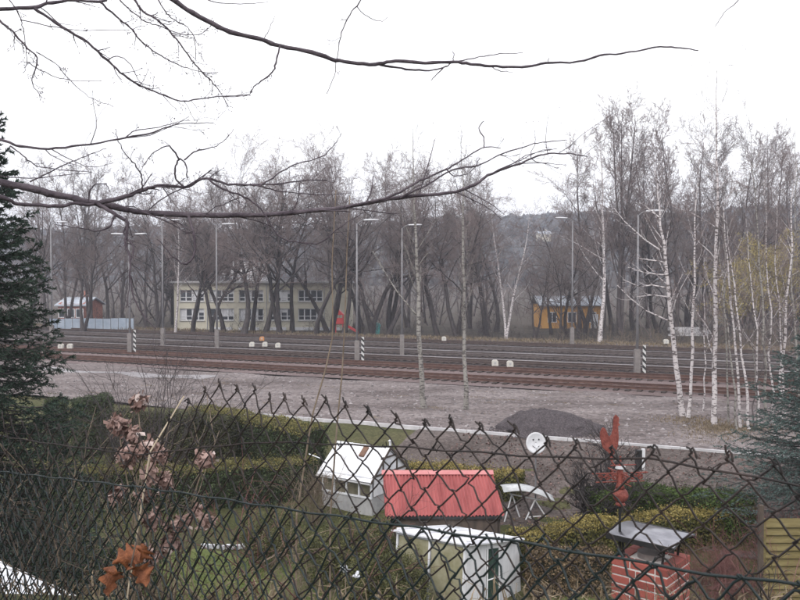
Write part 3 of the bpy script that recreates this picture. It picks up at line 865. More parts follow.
def house(name, label, u0, u1, vr, ve, Y, mw, mr, depth=7.0, win=3):
    a, b = P(u0, ve, Y), P(u1, ve, Y); zr = P(0, vr, Y + depth / 2)[2]; zt = a[2]; zb = max(min(T(a[0], Y), zt - 2.5), zt - 4.0) - .2
    cx = (a[0] + b[0]) / 2; w = b[0] - a[0]
    t = thing(name, label, 'house', (cx, Y, zb))
    mb = MB(); mb.box((cx, Y + depth / 2, (zb + zt) / 2), (w, depth, zt - zb))
    for x in (a[0], b[0] - .3): mb.prism([(x, Y, zt), (x, Y + depth, zt), (x, Y + depth / 2, zr - .1)], (.3, 0, 0))
    mb.build('wall', mw, t)
    mb = MB(); o = .4
    mb.slab([(a[0] - o, Y - o, zt - .15), (b[0] + o, Y - o, zt - .15), (b[0] + o, Y + depth / 2, zr), (a[0] - o, Y + depth / 2, zr)], .18)
    mb.slab([(a[0] - o, Y + depth / 2 + .01, zr), (b[0] + o, Y + depth / 2 + .01, zr), (b[0] + o, Y + depth + o, zt - .15), (a[0] - o, Y + depth + o, zt - .15)], .18)
    rf = mb.build('roof', mr, t)
    mb = MB(); mb.box((cx + w * .2, Y + depth * .5 + .3, zr + .3), (.6, .6, 1.2)); mb.build('chimney', mw, rf)
    for k in range(win):
        x = a[0] + w * (k + .5) / win
        wm = MB(); wm.box((x, Y - .02, zt - 1.3), (1.0, .08, 1.2)); wo = wm.build('window', M['dark_glass'], t)
        f = MB()
        for dx in (-.5, .5): f.box((x + dx, Y - .07, zt - 1.3), (.1, .06, 1.3))
        for dz in (-.6, .6): f.box((x, Y - .065, zt - 1.3 + dz), (1.1, .05, .1))
        f.build('frame', M['white_paint'], wo)
    return t
house('red_house', 'small red-walled house with pale roof behind the pale blue fence', 58, 84, 297, 304, 112, M['brick_wall_far'], M['pale_roof'])
house('white_house', 'white house with pale roof glimpsed above the school roof', 224, 262, 262, 274, 175, M['white_paint'], M['school_trim'], 9)
house('cream_house', 'tiny cream house high on the far hillside', 539, 551, 231, 233.5, 420, M['school_wall'], M['pale_roof'], 9, 2)

def blue_fence():
    Y = 95.0
    xa, xb = P(46, 0, Y)[0], P(131, 0, Y)[0]
    zb = T((xa + xb) / 2, Y) - .05; zt = P(0, 318.5, Y)[2]
    t = thing('sheet_fence', 'pale blue sheet-metal fence between the tracks and the left trees', 'fence', ((xa + xb) / 2, Y, zb))
    n = 11; w = (xb - xa) / n; r = np.random.default_rng(5)
    for i in range(n):
        mb = MB(); x = xa + w * i; k = 16
        pr = []
        for j in range(k + 1):
            pr.append((x + .03 + (w - .06) * j / k, Y + .025 * (1 if j % 2 else -1)))
        v = [(a, b, z) for z in (zb, zt + r.normal() * .03) for a, b in pr]
        mb.add(v, [[j, j + 1, j + k + 2, j + k + 1] for j in range(k)]); mb.build('panel', M['blue_sheet'], t)
    for i in range(n + 1):
        mb = MB(); mb.box((xa + w * i, Y + .08, (zb + zt) / 2 + .05), (.09, .09, zt - zb + .15)); mb.build('post', M['mast'], t)
blue_fence()

def play_tower():
    Y = 93.0; c = P(339, 330, Y); x = c[0]; z0 = T(x, Y)
    t = thing('play_tower', 'red playground tower with slide among the dark trunks', 'playground tower', (x, Y, z0))
    for dx in (-.45, .45):
        for dy in (0, .9):
            mb = MB(); mb.box((x + dx, Y + dy, z0 + 1.2), (.12, .12, 2.5)); mb.build('post', M['red_plastic'], t)
    mb = MB(); mb.box((x, Y + .45, z0 + 1.25), (1.02, 1.02, .1)); mb.build('platform', M['brown_wood'], t)
    mb = MB(); mb.prism([(x - .6, Y - .1, z0 + 2.35), (x + .6, Y - .1, z0 + 2.35), (x, Y - .1, z0 + 2.95)], (0, 1.1, 0)); mb.build('roof', M['red_plastic'], t)
    mb = MB(); mb.box((x, Y - .09, z0 + 1.65), (.78, .04, .7)); mb.build('side_panel', M['red_plastic'], t)
    mb = MB()
    for dy in (0.2, .75): mb.slab([(x + .52, Y + dy, z0 + 1.45), (x + .52, Y + dy - .06, z0 + 1.45), (x + 2.3, Y + dy - .06, z0 + .4), (x + 2.3, Y + dy, z0 + .4)], .25)
    mb.slab([(x + .52, Y + .2, z0 + 1.3), (x + 2.3, Y + .2, z0 + .22), (x + 2.3, Y + .75, z0 + .22), (x + .52, Y + .75, z0 + 1.3)], .05); mb.build('slide', M['red_plastic'], t)
play_tower()
def teal_bin():
    Y = 92.0; x = P(375, 330, Y)[0]; z0 = T(x, Y)
    t = thing('waste_container', 'teal waste container with rounded lid under the trees', 'container', (x, Y, z0))
    mb = MB(); mb.prism([(x - .5, Y, z0 + .12), (x + .5, Y, z0 + .12), (x + .62, Y, z0 + 1.15), (x - .62, Y, z0 + 1.15)], (0, .9, 0)); mb.build('body', M['teal_plastic'], t)
    mb = MB(); mb.prism([(x + .66 * math.cos(a), Y - .04, z0 + 1.16 + .36 * math.sin(a)) for a in np.linspace(0, math.pi, 9)], (0, .98, 0)); mb.build('lid', M['teal_plastic'], t)
    for dx in (-.42, .42):
        mb = MB(); mb.tube([(x + dx, Y + .1, z0 + .09), (x + dx, Y + .16, z0 + .09)], .09, 10); mb.build('wheel', M['black_paint'], t)
teal_bin()
def low_wall():
    Y = 90.0; a, b = P(668, 345, Y), P(708, 345, Y)
    t = thing('low_wall', 'low pale block wall beyond the tracks behind the birches', 'wall', ((a[0] + b[0]) / 2, Y, T(a[0], Y)))
    n = 9; w = (b[0] - a[0]) / n; h = MB(); h.box((0, 0, 0), (w - .03, .3, .36)); me = h.mesh('block', M['concrete'])
    r = np.random.default_rng(1)
    for row in range(3):
        for i in range(n - (row == 2) * 2):
            o = bpy.data.objects.new('block', me); o.parent = t; col.objects.link(o)
            o.location = (a[0] + w * (i + .5 + .5 * (row % 2)) - t.location.x, r.normal() * .01, .18 + row * .38)
low_wall()
def pines():
    for (u, Y, vt, rad, lab) in ((190, 110, 208, 2.4, 'dark brown-green pine left of the school roof'), (172, 113, 214, 2.0, 'dark pine behind the white birch left of the school'),
                                 (206, 114, 222, 2.0, 'lower dark pine just above the school roof'), (778, 120, 214, 4.5, 'dark green pine above the willow at the right')):
        x = (u - 400) / F * Y; z0 = T(x, Y); H = P(u, vt, Y)[2] - z0
        t = thing('pine_tree', lab, 'tree', (x, Y, z0), 'dark pines behind the tracks')
        r = np.random.default_rng(int(u))
        mb = MB(); mb.tube([(x, Y, z0 - .2), (x + .1, Y, z0 + H * .5), (x, Y, z0 + H * .97)], [.22, .15, .03], 8); mb.build('trunk', M['bark_dark'], t, True)
        n = 60; th = r.random(n) * 6.28; hz = H * (.25 + .72 * r.random(n)); L = rad * (1.15 - hz / H) ** .6 * (.6 + .5 * r.random(n))
        o = np.stack([np.full(n, x), np.full(n, Y), z0 + hz], -1)
        p = walk(r, o, norm(np.stack([np.cos(th), np.sin(th), .25 + 0 * th], -1)), L, 5, .15, .03)
        mb = MB(); mb.tubes(p, rads(np.full(n, .05), 5, .3), 4); mb.build('limbs', M['bark_dark'], t)
        c = p[:, 1:].reshape(-1, 3); c = np.repeat(c, 26, 0); c = c + r.normal(size=c.shape) * np.array([.38, .38, .28])
        mb = MB(); mb.leaves(c, .16 + r.random(len(c)) * .22, .3); mb.build('foliage', M['pine_far'], t)
pines()
def willow():
    Y = 80.0; x = (752 - 400) / F * Y; z0 = T(x, Y)
    for k, (u, Yk, vt, lab) in enumerate(((748, 82, 236, 'yellow-tinged willow behind the thin birches'), (784, 84, 244, 'lower yellow-tinged willow near the right edge'))):
        x = (u - 400) / F * Yk; z0 = T(x, Yk); H = P(u, vt, Yk)[2] - z0
        lv = bare_tree(700 + k, H * .9, .14, [(10, .15, .95, 25, 50, .55, .3, .5, 6, .14, .06, .3), (8, .15, 1, 20, 55, .5, .3, .5, 4, .2, 0, .4), (6, .1, 1, 20, 50, .5, .3, .6, 4, .2, -.05, .5)], nstem=3, rmin=.012, stem_spread=.45)
        t = tree_thing('willow_tree', lab, 'tree', (x, Yk, z0), lv, M['bark'], M['twig'], 'yellowish willows')
        p = lv[3][0].reshape(-1, 3); p = np.repeat(p, 3, 0) + rng.normal(size=(len(p) * 3, 3)) * .12
        mb = MB(); mb.leaves(p + np.array([x, Yk, z0]), .08 + rng.random(len(p)) * .10, .5); mb.build('catkins', M['willow'], t)
willow()

# ------------------------------------------------------------------ birches and aspens on the yard
def traced(name, label, px, Y, r0, mt, mw, seed, spec, group, limbs=(), rend=.055):
    pts = np.array([P(u, v, Y) for u, v in px])
    pts[0, 2] = min(pts[0, 2], T(pts[0, 0], pts[0, 1])) - .1
    # smooth the trace
    n = 14; t = np.linspace(0, len(pts) - 1, n)
    sp = np.stack([np.interp(t, np.arange(len(pts)), pts[:, k]) for k in range(3)], -1)
    r = np.random.default_rng(seed)
    sp[1:-1] += r.normal(size=(n - 2, 3)) * np.array([.03, .08, 0])
    base = sp[0].copy()
    lv = bare_tree(seed, 1, r0, spec, trunk_pts=sp - base, rmin=.0042)
    lv[0] = (lv[0][0], r0 * (1 - np.linspace(0, 1, n) ** 1.15 * (1 - rend))[None, :]); lv[0][1][0, 0] *= 1.25
    t_ = tree_thing(name, label, 'tree', base, lv, mt, mw, group, 10)
    for lp in limbs:
        mb = MB(); q = np.array([P(u, v, Y + dy) for u, v, dy in lp])
        tt = np.linspace(0, len(q) - 1, 10); q = np.stack([np.interp(tt, np.arange(len(q)), q[:, k]) for k in range(3)], -1)
        mb.tube(q, np.linspace(.04, .012, 10), 6)
        o, d, L, rb = sprout(r, q[None], np.linspace(.04, .012, 10)[None], 9, .25, 1, R(25), R(60), .3, .3, .5)
        pp = walk(r, o, d, L, 4, .15, .05); mb.tubes(pp, np.maximum(rads(rb, 4, .4), .004), 3)
        mb.build('limb', mt, t_, True)
    return t_
SP = [(16, .34, .99, 25, 50, .16, .35, .30, 6, .08, .06, .3), (6, .2, 1, 20, 50, .42, .3, .5, 4, .15, .03, .4), (4, .2, 1, 20, 50, .45, .3, .6, 3, .2, 0, .5)]
SPT = [(22, .20, .99, 30, 60, .17, .3, .34, 6, .10, .03, .3), (8, .2, 1, 20, 50, .42, .3, .5, 4, .15, .0, .4), (5, .2, 1, 20, 50, .45, .3, .6, 3, .2, 0, .5)]
SPA = [(20, .36, .97, 20, 42, .20, .55, .34, 6, .07, .09, .25), (6, .2, 1, 20, 45, .4, .3, .5, 4, .12, .05, .4), (4, .2, 1, 20, 45, .45, .3, .6, 3, .15, .03, .5)]
GA, GB = 'two aspens in the middle of the yard', 'birches at the right of the yard'
traced('aspen_tree', 'left one of two grey aspens standing alone on the gravel yard', [(424, 408), (421, 370), (418, 300), (416, 250), (414, 200), (413, 128)], 37, .135, M['aspen'], M['twig'], 41, SPA, GA,
       limbs=[[(419, 318, 0), (398, 293, .3), (382, 268, .4), (372, 250, .4)]])
traced('aspen_tree', 'right one of two grey aspens standing alone on the gravel yard', [(466, 409), (465, 370), (464, 300), (463, 220), (461, 130)], 37, .12, M['aspen'], M['twig'], 42, SPA, GA)
traced('birch_tree', 'leaning white birch with bare side limbs reaching left', [(683, 415), (677, 375), (670, 310), (664, 245), (659, 205), (653, 165)], 35, .13, M['birch'], M['twig_red'], 43, SPA, GB,
       limbs=[[(671, 322, 0), (645, 310, .3), (630, 298, .4), (617, 285, .5)], [(667, 288, 0), (652, 285, .2), (640, 287, .3), (622, 279, .4)], [(666, 275, 0), (645, 273, -.2), (628, 267, -.3)],
              [(663, 252, 0), (645, 240, .2), (625, 222, .3), (614, 208, .4)], [(668, 297, 0), (652, 295, -.3), (635, 297, -.5)], [(664, 262, 0), (650, 260, .3), (638, 258, .5)], [(660, 218, 0), (650, 210, .3), (642, 203, .4)]])
traced('birch_tree', 'slim white birch just right of the leaning birch', [(688, 414), (692, 360), (694, 300), (695, 240), (698, 190), (701, 140)], 34.5, .075, M['birch'], M['twig_red'], 44, SP, GB)
traced('birch_tree', 'tallest white birch, its top reaching high into the sky', [(714, 427), (714, 380), (716, 300), (717, 220), (716, 150), (717, 66)], 33, .12, M['birch'], M['twig_red'], 45, SPT, GB)
traced('birch_tree', 'thin birch sapling directly right of the tallest birch', [(738, 433), (732, 370), (726, 320), (722, 270), (719, 225)], 31.5, .045, M['aspen'], M['twig_red'], 46, SP, GB)
traced('birch_tree', 'second thin birch sapling right of the tallest birch', [(741, 433), (738, 370), (731, 290), (724, 225), (720, 180)], 32, .06, M['birch'], M['twig_red'], 47, SP, GB)
traced('birch_tree', 'third thin birch sapling right of the tallest birch', [(750, 433), (745, 380), (739, 330), (732, 270), (726, 215)], 31.5, .06, M['birch'], M['twig_red'], 48, SP, GB)
traced('birch_tree', 'tall thin birch before the yellow willow', [(767, 431), (765, 360), (761, 280), (756, 200), (748, 110)], 32, .06, M['aspen'], M['twig_red'], 49, SPT, GB)
traced('birch_tree', 'white birch rising behind the blue spruce at right', [(780, 420), (783, 353), (788, 288), (792, 206), (796, 150)], 33, .07, M['birch'], M['twig_red'], 50, SPT, GB)
traced('birch_tree', 'very thin grey sapling before the willow', [(757, 425), (756, 370), (752, 300), (750, 245)], 33, .03, M['aspen'], M['twig'], 51, SP, GB)
traced('birch_tree', 'low bent sapling at the foot of the thin birches', [(756, 432), (752, 405), (757, 385), (764, 360), (762, 330)], 31.8, .035, M['bark'], M['twig'], 52, SP, GB)

traced('birch_tree', 'thin grey birch between the tallest birch and its saplings', [(728, 428), (727, 370), (724, 300), (725, 230), (728, 170)], 33.5, .045, M['aspen'], M['twig_red'], 53, SP, GB)
traced('birch_tree', 'thin white birch left of the birch behind the blue spruce', [(774, 428), (771, 370), (770, 300), (766, 220), (764, 150)], 33, .05, M['birch'], M['twig_red'], 54, SP, GB)
traced('birch_tree', 'straight thin white birch close left of the tall thin birch', [(760, 432), (757, 360), (751, 280), (745, 205)], 32.4, .05, M['birch'], M['twig_red'], 56, SP, GB)
traced('birch_tree', 'short thin white birch between the leaning and the tallest birch', [(703, 420), (705, 360), (704, 300), (707, 235)], 36, .04, M['birch'], M['twig_red'], 57, SP, GB)
traced('birch_tree', 'straight thin birch midway between willow and right edge', [(786, 424), (781, 350), (777, 270), (776, 190)], 35, .05, M['birch'], M['twig_red'], 58, SP, GB)
traced('birch_tree', 'grey birch at the very right edge above the blue spruce', [(797, 420), (795, 350), (793, 280), (796, 200), (795, 130)], 36, .06, M['aspen'], M['twig_red'], 55, SPT, GB)
# loose stones and clods lying on the yard
def debris():
    r = np.random.default_rng(91); n = 9000
    s = -38 + 76 * r.random(n); q = 30.0 + 12.5 * r.random(n) ** 1.7
    x = TD[0] * s + TN[0] * q; y = TD[1] * s + TN[1] * q
    c = np.stack([x, y, yard_z(x, y, 0, 0) + .005], -1); k = (.02 + .075 * r.random(n) ** 3)[:, None]
    th = np.arange(4) * math.pi / 2
    ring = np.stack([np.cos(th), np.sin(th), 0 * th], -1)[None] * k[:, :, None] * (.6 + .8 * r.random((n, 4, 1)))
    v = np.concatenate([c[:, None] + ring, (c + np.array([0, 0, 1.]) * k * (.5 + .5 * r.random((n, 1))))[:, None]], 1)
    i = np.arange(n)[:, None] * 5
    mb = MB(); mb.add(v, None, np.concatenate([i + np.array([[a, (a + 1) % 4, 4]]) for a in range(4)]))
    tag(mb.build('loose_stones', M['stones']), 'loose stones and clods scattered over the gravel yard', None, None, 'stuff')
def yard_weeds(r, n):
    k = r.integers(0, 90, n); s = (-34 + 68 * r.random(90))[k] + r.normal(size=n) * .35; q = (30.2 + 12 * r.random(90))[k] + r.normal(size=n) * .12
    x = TD[0] * s + TN[0] * q; y = TD[1] * s + TN[1] * q; return np.stack([x, y, yard_z(x, y, 0, 0)], -1)
def spill():
    r = np.random.default_rng(23); n = 1500; c = G(552, 434, 0.0)
    th = r.random(n) * 6.283; rr = .86 + .30 * r.random(n) ** 2.2
    x = c[0] + .1 + rr * 2.15 * np.cos(th); y = c[1] + .9 + rr * 1.55 * np.sin(th); b = np.stack([x, y, yard_z(x, y, 0, 0) + .002], -1); k = (.02 + .05 * r.random(n) ** 2)[:, None]
    a = np.arange(4) * math.pi / 2
    v = np.concatenate([b[:, None] + np.stack([np.cos(a), np.sin(a), 0 * a], -1)[None] * k[:, :, None] * (.6 + .7 * r.random((n, 4, 1))), (b + np.array([0, 0, 1.]) * k * .8)[:, None]], 1)
    i = np.arange(n)[:, None] * 5; mb = MB(); mb.add(v, None, np.concatenate([i + np.array([[j, (j + 1) % 4, 4]]) for j in range(4)]))
    tag(mb.build('spilled_grit', M['mound']), 'loose dark grit spilled round the foot of the mound', None, None, 'stuff')
spill()
M['stones'] = leafmat('loose_stone', (.09, .078, .08), (.34, .31, .315))
debris()
# dark grit mound
def mound():
    c = G(552, 434, 0.0); n, k = 26, 14
    mb = MB(); v = []
    r = np.random.default_rng(8)
    for j in range(k):
        f = j / (k - 1)
        for i in range(n):
            th = i * 2 * math.pi / n
            rr = (1 - f) * (1 + .12 * math.sin(3 * th + 1) + .08 * math.sin(5 * th) + .06 * math.sin(9 * th + 2)) * (1 + .04 * r.normal()) + .003
            v.append((c[0] + .1 + rr * 2.1 * math.cos(th) - .25 * f, c[1] + .9 + rr * 1.5 * math.sin(th), -.05 + 0.86 * (1 - (1 - f) ** 2.0) * (1 - .15 * math.cos(th) * (1 - f)) + r.normal() * .028))
    mb.add(v, [[j * n + i, j * n + (i + 1) % n, (j + 1) * n + (i + 1) % n, (j + 1) * n + i] for j in range(k - 1) for i in range(n)])
    tag(mb.build('grit_mound', M['mound'], smooth=True, at=(c[0], c[1], 0)), 'low dark grit mound on the yard behind the kerb', 'mound')
mound()
def tufts(name, m, n, fn, h, label, w=.018):
    r = np.random.default_rng(n)
    c = fn(r, n); mb = MB()
    d = norm(np.stack([r.normal(size=n) * .45, r.normal(size=n) * .45, np.ones(n)], -1)); L = (h * (.4 + r.random(n)))[:, None]
    sd = norm(np.cross(d, r.normal(size=(n, 3)))) * w
    b = c + d * L * .6; t = c + d * L + np.stack([r.normal(size=n) * .12, r.normal(size=n) * .12, -.1 * np.ones(n)], -1) * L * 2
    mb.add(np.stack([c - sd, c + sd, b + sd * .7, b - sd * .7, t], 1), np.concatenate([np.arange(n)[:, None] * 5 + np.array([[0, 1, 2, 3]])]), np.arange(n)[:, None] * 5 + np.array([[3, 2, 4]]))
    return tag(mb.build(name, m), label, None, None, 'stuff')
def at_xy(x, y, dz=0.0):
    return np.stack([x, y, terrain(x, y) + dz], -1)
def birchfoot(r, n):
    k = r.integers(0, 6, n); cs = np.array([G(690, 420)[:2], G(714, 428)[:2], G(745, 434)[:2], G(768, 432)[:2], G(730, 428)[:2], G(755, 436)[:2]])
    p = cs[k] + r.normal(size=(n, 2)) * np.array([1.0, .6]); return at_xy(p[:, 0], p[:, 1])
tufts('dead_grass', M['straw'], 6000, birchfoot, .14, 'dead grass tufts round the feet of the birches', .012)
def vergegrass(r, n):
    s = -90 + 180 * r.random(n); q = 73 + 5 * r.random(n)
    return at_xy(TD[0] * s + TN[0] * q, TD[1] * s + TN[1] * q)
tufts('yard_weeds', M['straw'], 5000, yard_weeds, .07, 'low withered weeds scattered over the gravel yard', .008)
tufts('verge_grass', M['straw'], 16000, vergegrass, .5, 'brown dead grass along the far edge of the tracks', .03)

# ------------------------------------------------------------------ spruces
def spruce(name, label, x, y, H, Rb, m, seed, droop=.28, nw=46, size=.055, low=.04):
    z0 = T(x, y)
    t = thing(name, label, 'tree', (x, y, z0)); r = np.random.default_rng(seed)
    mb = MB(); mb.tube([(x, y, z0 - .2), (x + .05, y, z0 + H * .5), (x, y, z0 + H)], [Rb * .085, Rb * .055, .01], 9); mb.build('trunk', M['bark_dark'], t, True)
    O, D, LL = [], [], []
    for i in range(nw):
        f = (i + .5) / nw; h = H * (low + (.99 - low) * f)
        m_ = 9 if f < .85 else 6
        for k in range(m_):
            th = k * 2 * math.pi / m_ + i * 2.4 + r.normal() * .25
            O.append((x, y, z0 + h + r.normal() * .06)); L = Rb * (1 - f) ** .85 * (.78 + .34 * r.random()) + .12
            D.append((math.cos(th), math.sin(th), .25 * f + .02)); LL.append(L)
    O, D, LL = map(np.array, (O, D, LL))
    # branches: droop, then turn up at the tip
    n = 7; tt = np.linspace(0, 1, n)
    p = O[:, None, :] + norm(D)[:, None, :] * (LL[:, None, None] * tt[None, :, None])
    p[:, :, 2] += (-droop * LL[:, None] * (tt ** 1.3)[None] * 1.5 + droop * LL[:, None] * (tt ** 3)[None] * 1.2)
    p[:, 1:] += r.normal(size=p[:, 1:].shape) * .02
    mb = MB(); mb.tubes(p, rads(np.full(len(p), .022), n, .25), 4); lim = mb.build('limbs', M['bark_dark'], t)
    # side twigs in the plane of the branch
    mt = 16
    o, d, L2, rb = sprout(r, p, rads(np.full(len(p), .02), n, .25), mt, .12, 1.0, R(30), R(62), .42, .75, .5)
    d[:, 2] *= .35; d[:, 2] -= .12; d = norm(d); L2 = np.maximum(L2, .1)
    tw = walk(r, o, d, L2, 4, .08, -.03)
    mb = MB(); mb.tubes(tw, rads(np.full(len(tw), .007), 4, .5), 3)
    tb = mb.build('twigs', M['bark_dark'], t)
    # needles: small blades all along the twigs and branch ends
    def blades(pts, per, size):
        N, n_ = pts.shape[:2]
        f = r.random((N, per)) * (n_ - 1.001); i = f.astype(int); w = (f - i)[..., None]; rows = np.arange(N)[:, None]
        c = (pts[rows, i] * (1 - w) + pts[rows, i + 1] * w).reshape(-1, 3); tg = norm(pts[rows, i + 1] - pts[rows, i]).reshape(-1, 3)
        pr = r.normal(size=c.shape); pr = norm(pr - tg * np.sum(pr * tg, 1, keepdims=True))
        dd = norm(tg * .75 + pr * .8); L = (size * (.7 + .6 * r.random(len(c))))[:, None]
        sd = norm(np.cross(dd, r.normal(size=c.shape))) * .011
        return c, sd, c + dd * L
    mb = MB()
    for pts, per, sz in ((tw, 30, size * 1.25), (p[:, 3:], 30, size * 1.3)):
        a, sd, b = blades(pts, per, sz); k = len(a)
        mb.add(np.stack([a - sd, a + sd, b], 1), None, np.arange(k * 3).reshape(k, 3))
    nd = mb.build('needles', m, t)
    return t
spruce('spruce_tree', 'dark green spruce filling the left edge of the picture', -7.8, 14.0, 12.3, 2.75, M['needle'], 21, .30, 60)
spruce('blue_spruce', 'blue-green spruce reaching in at the right edge', 12.0, 20.0, 8.4, 3.9, M['needle_blue'], 22, .14, 50, low=.17)

# ------------------------------------------------------------------ hedges
def hedge(name, label, px, ztop, w, m, dens=420, leaf=.07, group='clipped garden hedges', rough=.075, top=None):
    """clipped hedge whose top runs through photo pixels px at the height ztop"""
    pts = np.array([G(u, v, ztop)[:2] for u, v in px]); r = np.random.default_rng(len(label) * 31 + int(px[0][0]))
    root = thing(name, label, 'hedge', (pts[0, 0], pts[0, 1], T(*pts[0])), group)
    body, lf, tp = MB(), MB(), MB()
    for a, b in zip(pts[:-1], pts[1:]):
        L = np.linalg.norm(b - a); d = (b - a) / L; nn = np.array([-d[1], d[0]])
        zm = T(*((a + b) / 2)); h = ztop - zm
        N = int(L * (2 * h + w) * dens * 2.6)
        s = r.random(N) * (L + .16) - .08
        dp = np.abs(r.normal(size=N)) * .07
        per = r.random(N) * (2 * h + w)
        side = np.where(per < h, 0, np.where(per < h + w, 1, 2))
        q = np.where(side == 0, -w / 2 + dp, np.where(side == 1, (per - h) - w / 2, w / 2 - dp))
        zz = np.where(side == 0, per, np.where(side == 1, h - dp * .6, per - h - w))
        cr = .10 * np.clip((zz / h - .8) / .2, 0, 1) ** 2                     # rounded shoulders
        wob = rough * (np.sin(s * 2.3 + zz * 2 + px[0][0]) + .6 * np.sin(s * 6.1 + q * 4 + zz * 5) + .55 * r.normal(size=N))
        q = np.where(side == 1, q, q - np.sign(q) * cr + wob * np.sign(q)); zz = zz + np.where(side == 1, wob - .25 * (np.abs(q) / (w / 2)) ** 4 * .3, 0)
        xy = a + d * s[:, None] + nn * q[:, None]
        g = terrain(xy[:, 0], xy[:, 1]); c = np.stack([xy[:, 0], xy[:, 1], g + np.maximum(zz / h, .01) * (ztop - g)], -1)
        n3 = np.stack([np.where(side == 1, 0, nn[0] * np.sign(q)), np.where(side == 1, 0, nn[1] * np.sign(q)), np.where(side == 1, 1.0, .25)], -1)
        lit_top = (side == 1) | ((zz / h > .9) & (r.random(N) < .7)) if top is not None else np.zeros(N, bool)  # upper leaves that get the colour with painted skylight
        sz = leaf * (.5 + .9 * r.random(N)); n3 = norm(n3)
        lf.leaves(c[~lit_top], sz[~lit_top], .6, n3[~lit_top], .55)
        if lit_top.any(): tp.leaves(c[lit_top], sz[lit_top] * .8, .6, n3[lit_top], .55)
        for e, sg in ((0, -1), (L, 1)):
            k = int(w * h * dens * 2.4)
            q = (r.random(k) - .5) * w; zz = r.random(k)
            xy = a + d * (e + sg * (.03 + r.normal(size=k) * .05))[:, None] + nn * q[:, None]
            g = terrain(xy[:, 0], xy[:, 1]); c = np.stack([xy[:, 0], xy[:, 1], g + zz * (ztop - g)], -1)
            lf.leaves(c, leaf * (.5 + .9 * r.random(k)), .6)
        k = int(L * 60); s = r.random(k) * L; q = (r.random(k) - .5) * w * 1.0                      # sprigs standing proud
        xy = a + d * s[:, None] + nn * q[:, None]; g = np.full(k, ztop)
        o = np.stack([xy[:, 0], xy[:, 1], g - .12], -1)
        p = walk(r, o, norm(np.stack([r.normal(size=k) * .3, r.normal(size=k) * .3, np.ones(k)], -1)), .15 + .26 * r.random(k) ** 2, 3, .15, .05)
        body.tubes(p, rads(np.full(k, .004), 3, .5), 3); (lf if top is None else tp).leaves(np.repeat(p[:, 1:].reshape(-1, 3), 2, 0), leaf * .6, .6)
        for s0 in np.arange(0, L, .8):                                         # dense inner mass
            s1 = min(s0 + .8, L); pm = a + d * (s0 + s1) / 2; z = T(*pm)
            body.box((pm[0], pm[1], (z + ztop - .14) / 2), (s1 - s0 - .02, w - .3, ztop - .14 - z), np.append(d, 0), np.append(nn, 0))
    body.build('stems', M['hedge_core'], root); lf.build('foliage', m, root)
    if top is not None: tp.build('lit_top_leaves', top, root)['kind'] = 'stuff'  # top leaves: own hue plus skylight painted into it
    return root
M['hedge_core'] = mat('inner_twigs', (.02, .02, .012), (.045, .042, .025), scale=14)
def gx(u, v, z):
    p = G(u, v, z); return (p[0], p[1])
# left garden
hedge('thuja_hedge', 'small dark rounded thuja hedge near the spruce', [(50, 398), (62, 398)], 1.2, .9, M['hedge_dark'])
hedge('thuja_hedge', 'wider dark thuja hedge right of the rounded one', [(76, 399), (108, 396)], 1.2, .9, M['hedge_dark'])
hedge('clipped_hedge', 'dark brown-green hedge behind the dried flower heads', [(116, 412), (232, 417)], 1.0, 1.0, M['hedge_brown'])
hedge('clipped_hedge', 'olive-topped hedge at the yard edge left of the white hut', [(200, 406), (314, 427)], .9, 1.2, M['hedge_dark'], top=M['olive_lit_top'])
hedge('long_hedge', 'long low dark hedge with olive top crossing the left garden', [(14, 466), (180, 467), (312, 457)], -.1, .95, M['hedge_dark'], top=M['olive_lit_top'])
# right garden
hedge('green_hedge', 'clipped fresh green hedge behind the weathercock', [(592, 490), (652, 487), (752, 498)], -.1, 1.1, M['hedge_green'])
hedge('yellow_hedge', 'long yellow-topped hedge running right from the white greenhouse', [(516, 533), (600, 519), (744, 506)], -.4, .75, M['hedge_yellow'], 480, top=M['gold_lit_top'])
hedge('brown_hedge', 'brown winter beech hedge between greenhouse and brick chimney', [(533, 552), (606, 548)], -.45, .7, M['beech_brown'])
hedge('far_hedge', 'yellow-brown hedge strip behind the red corrugated roof', [(405, 462), (520, 472)], -.2, .8, M['hedge_yellow'], top=M['gold_lit_top'])

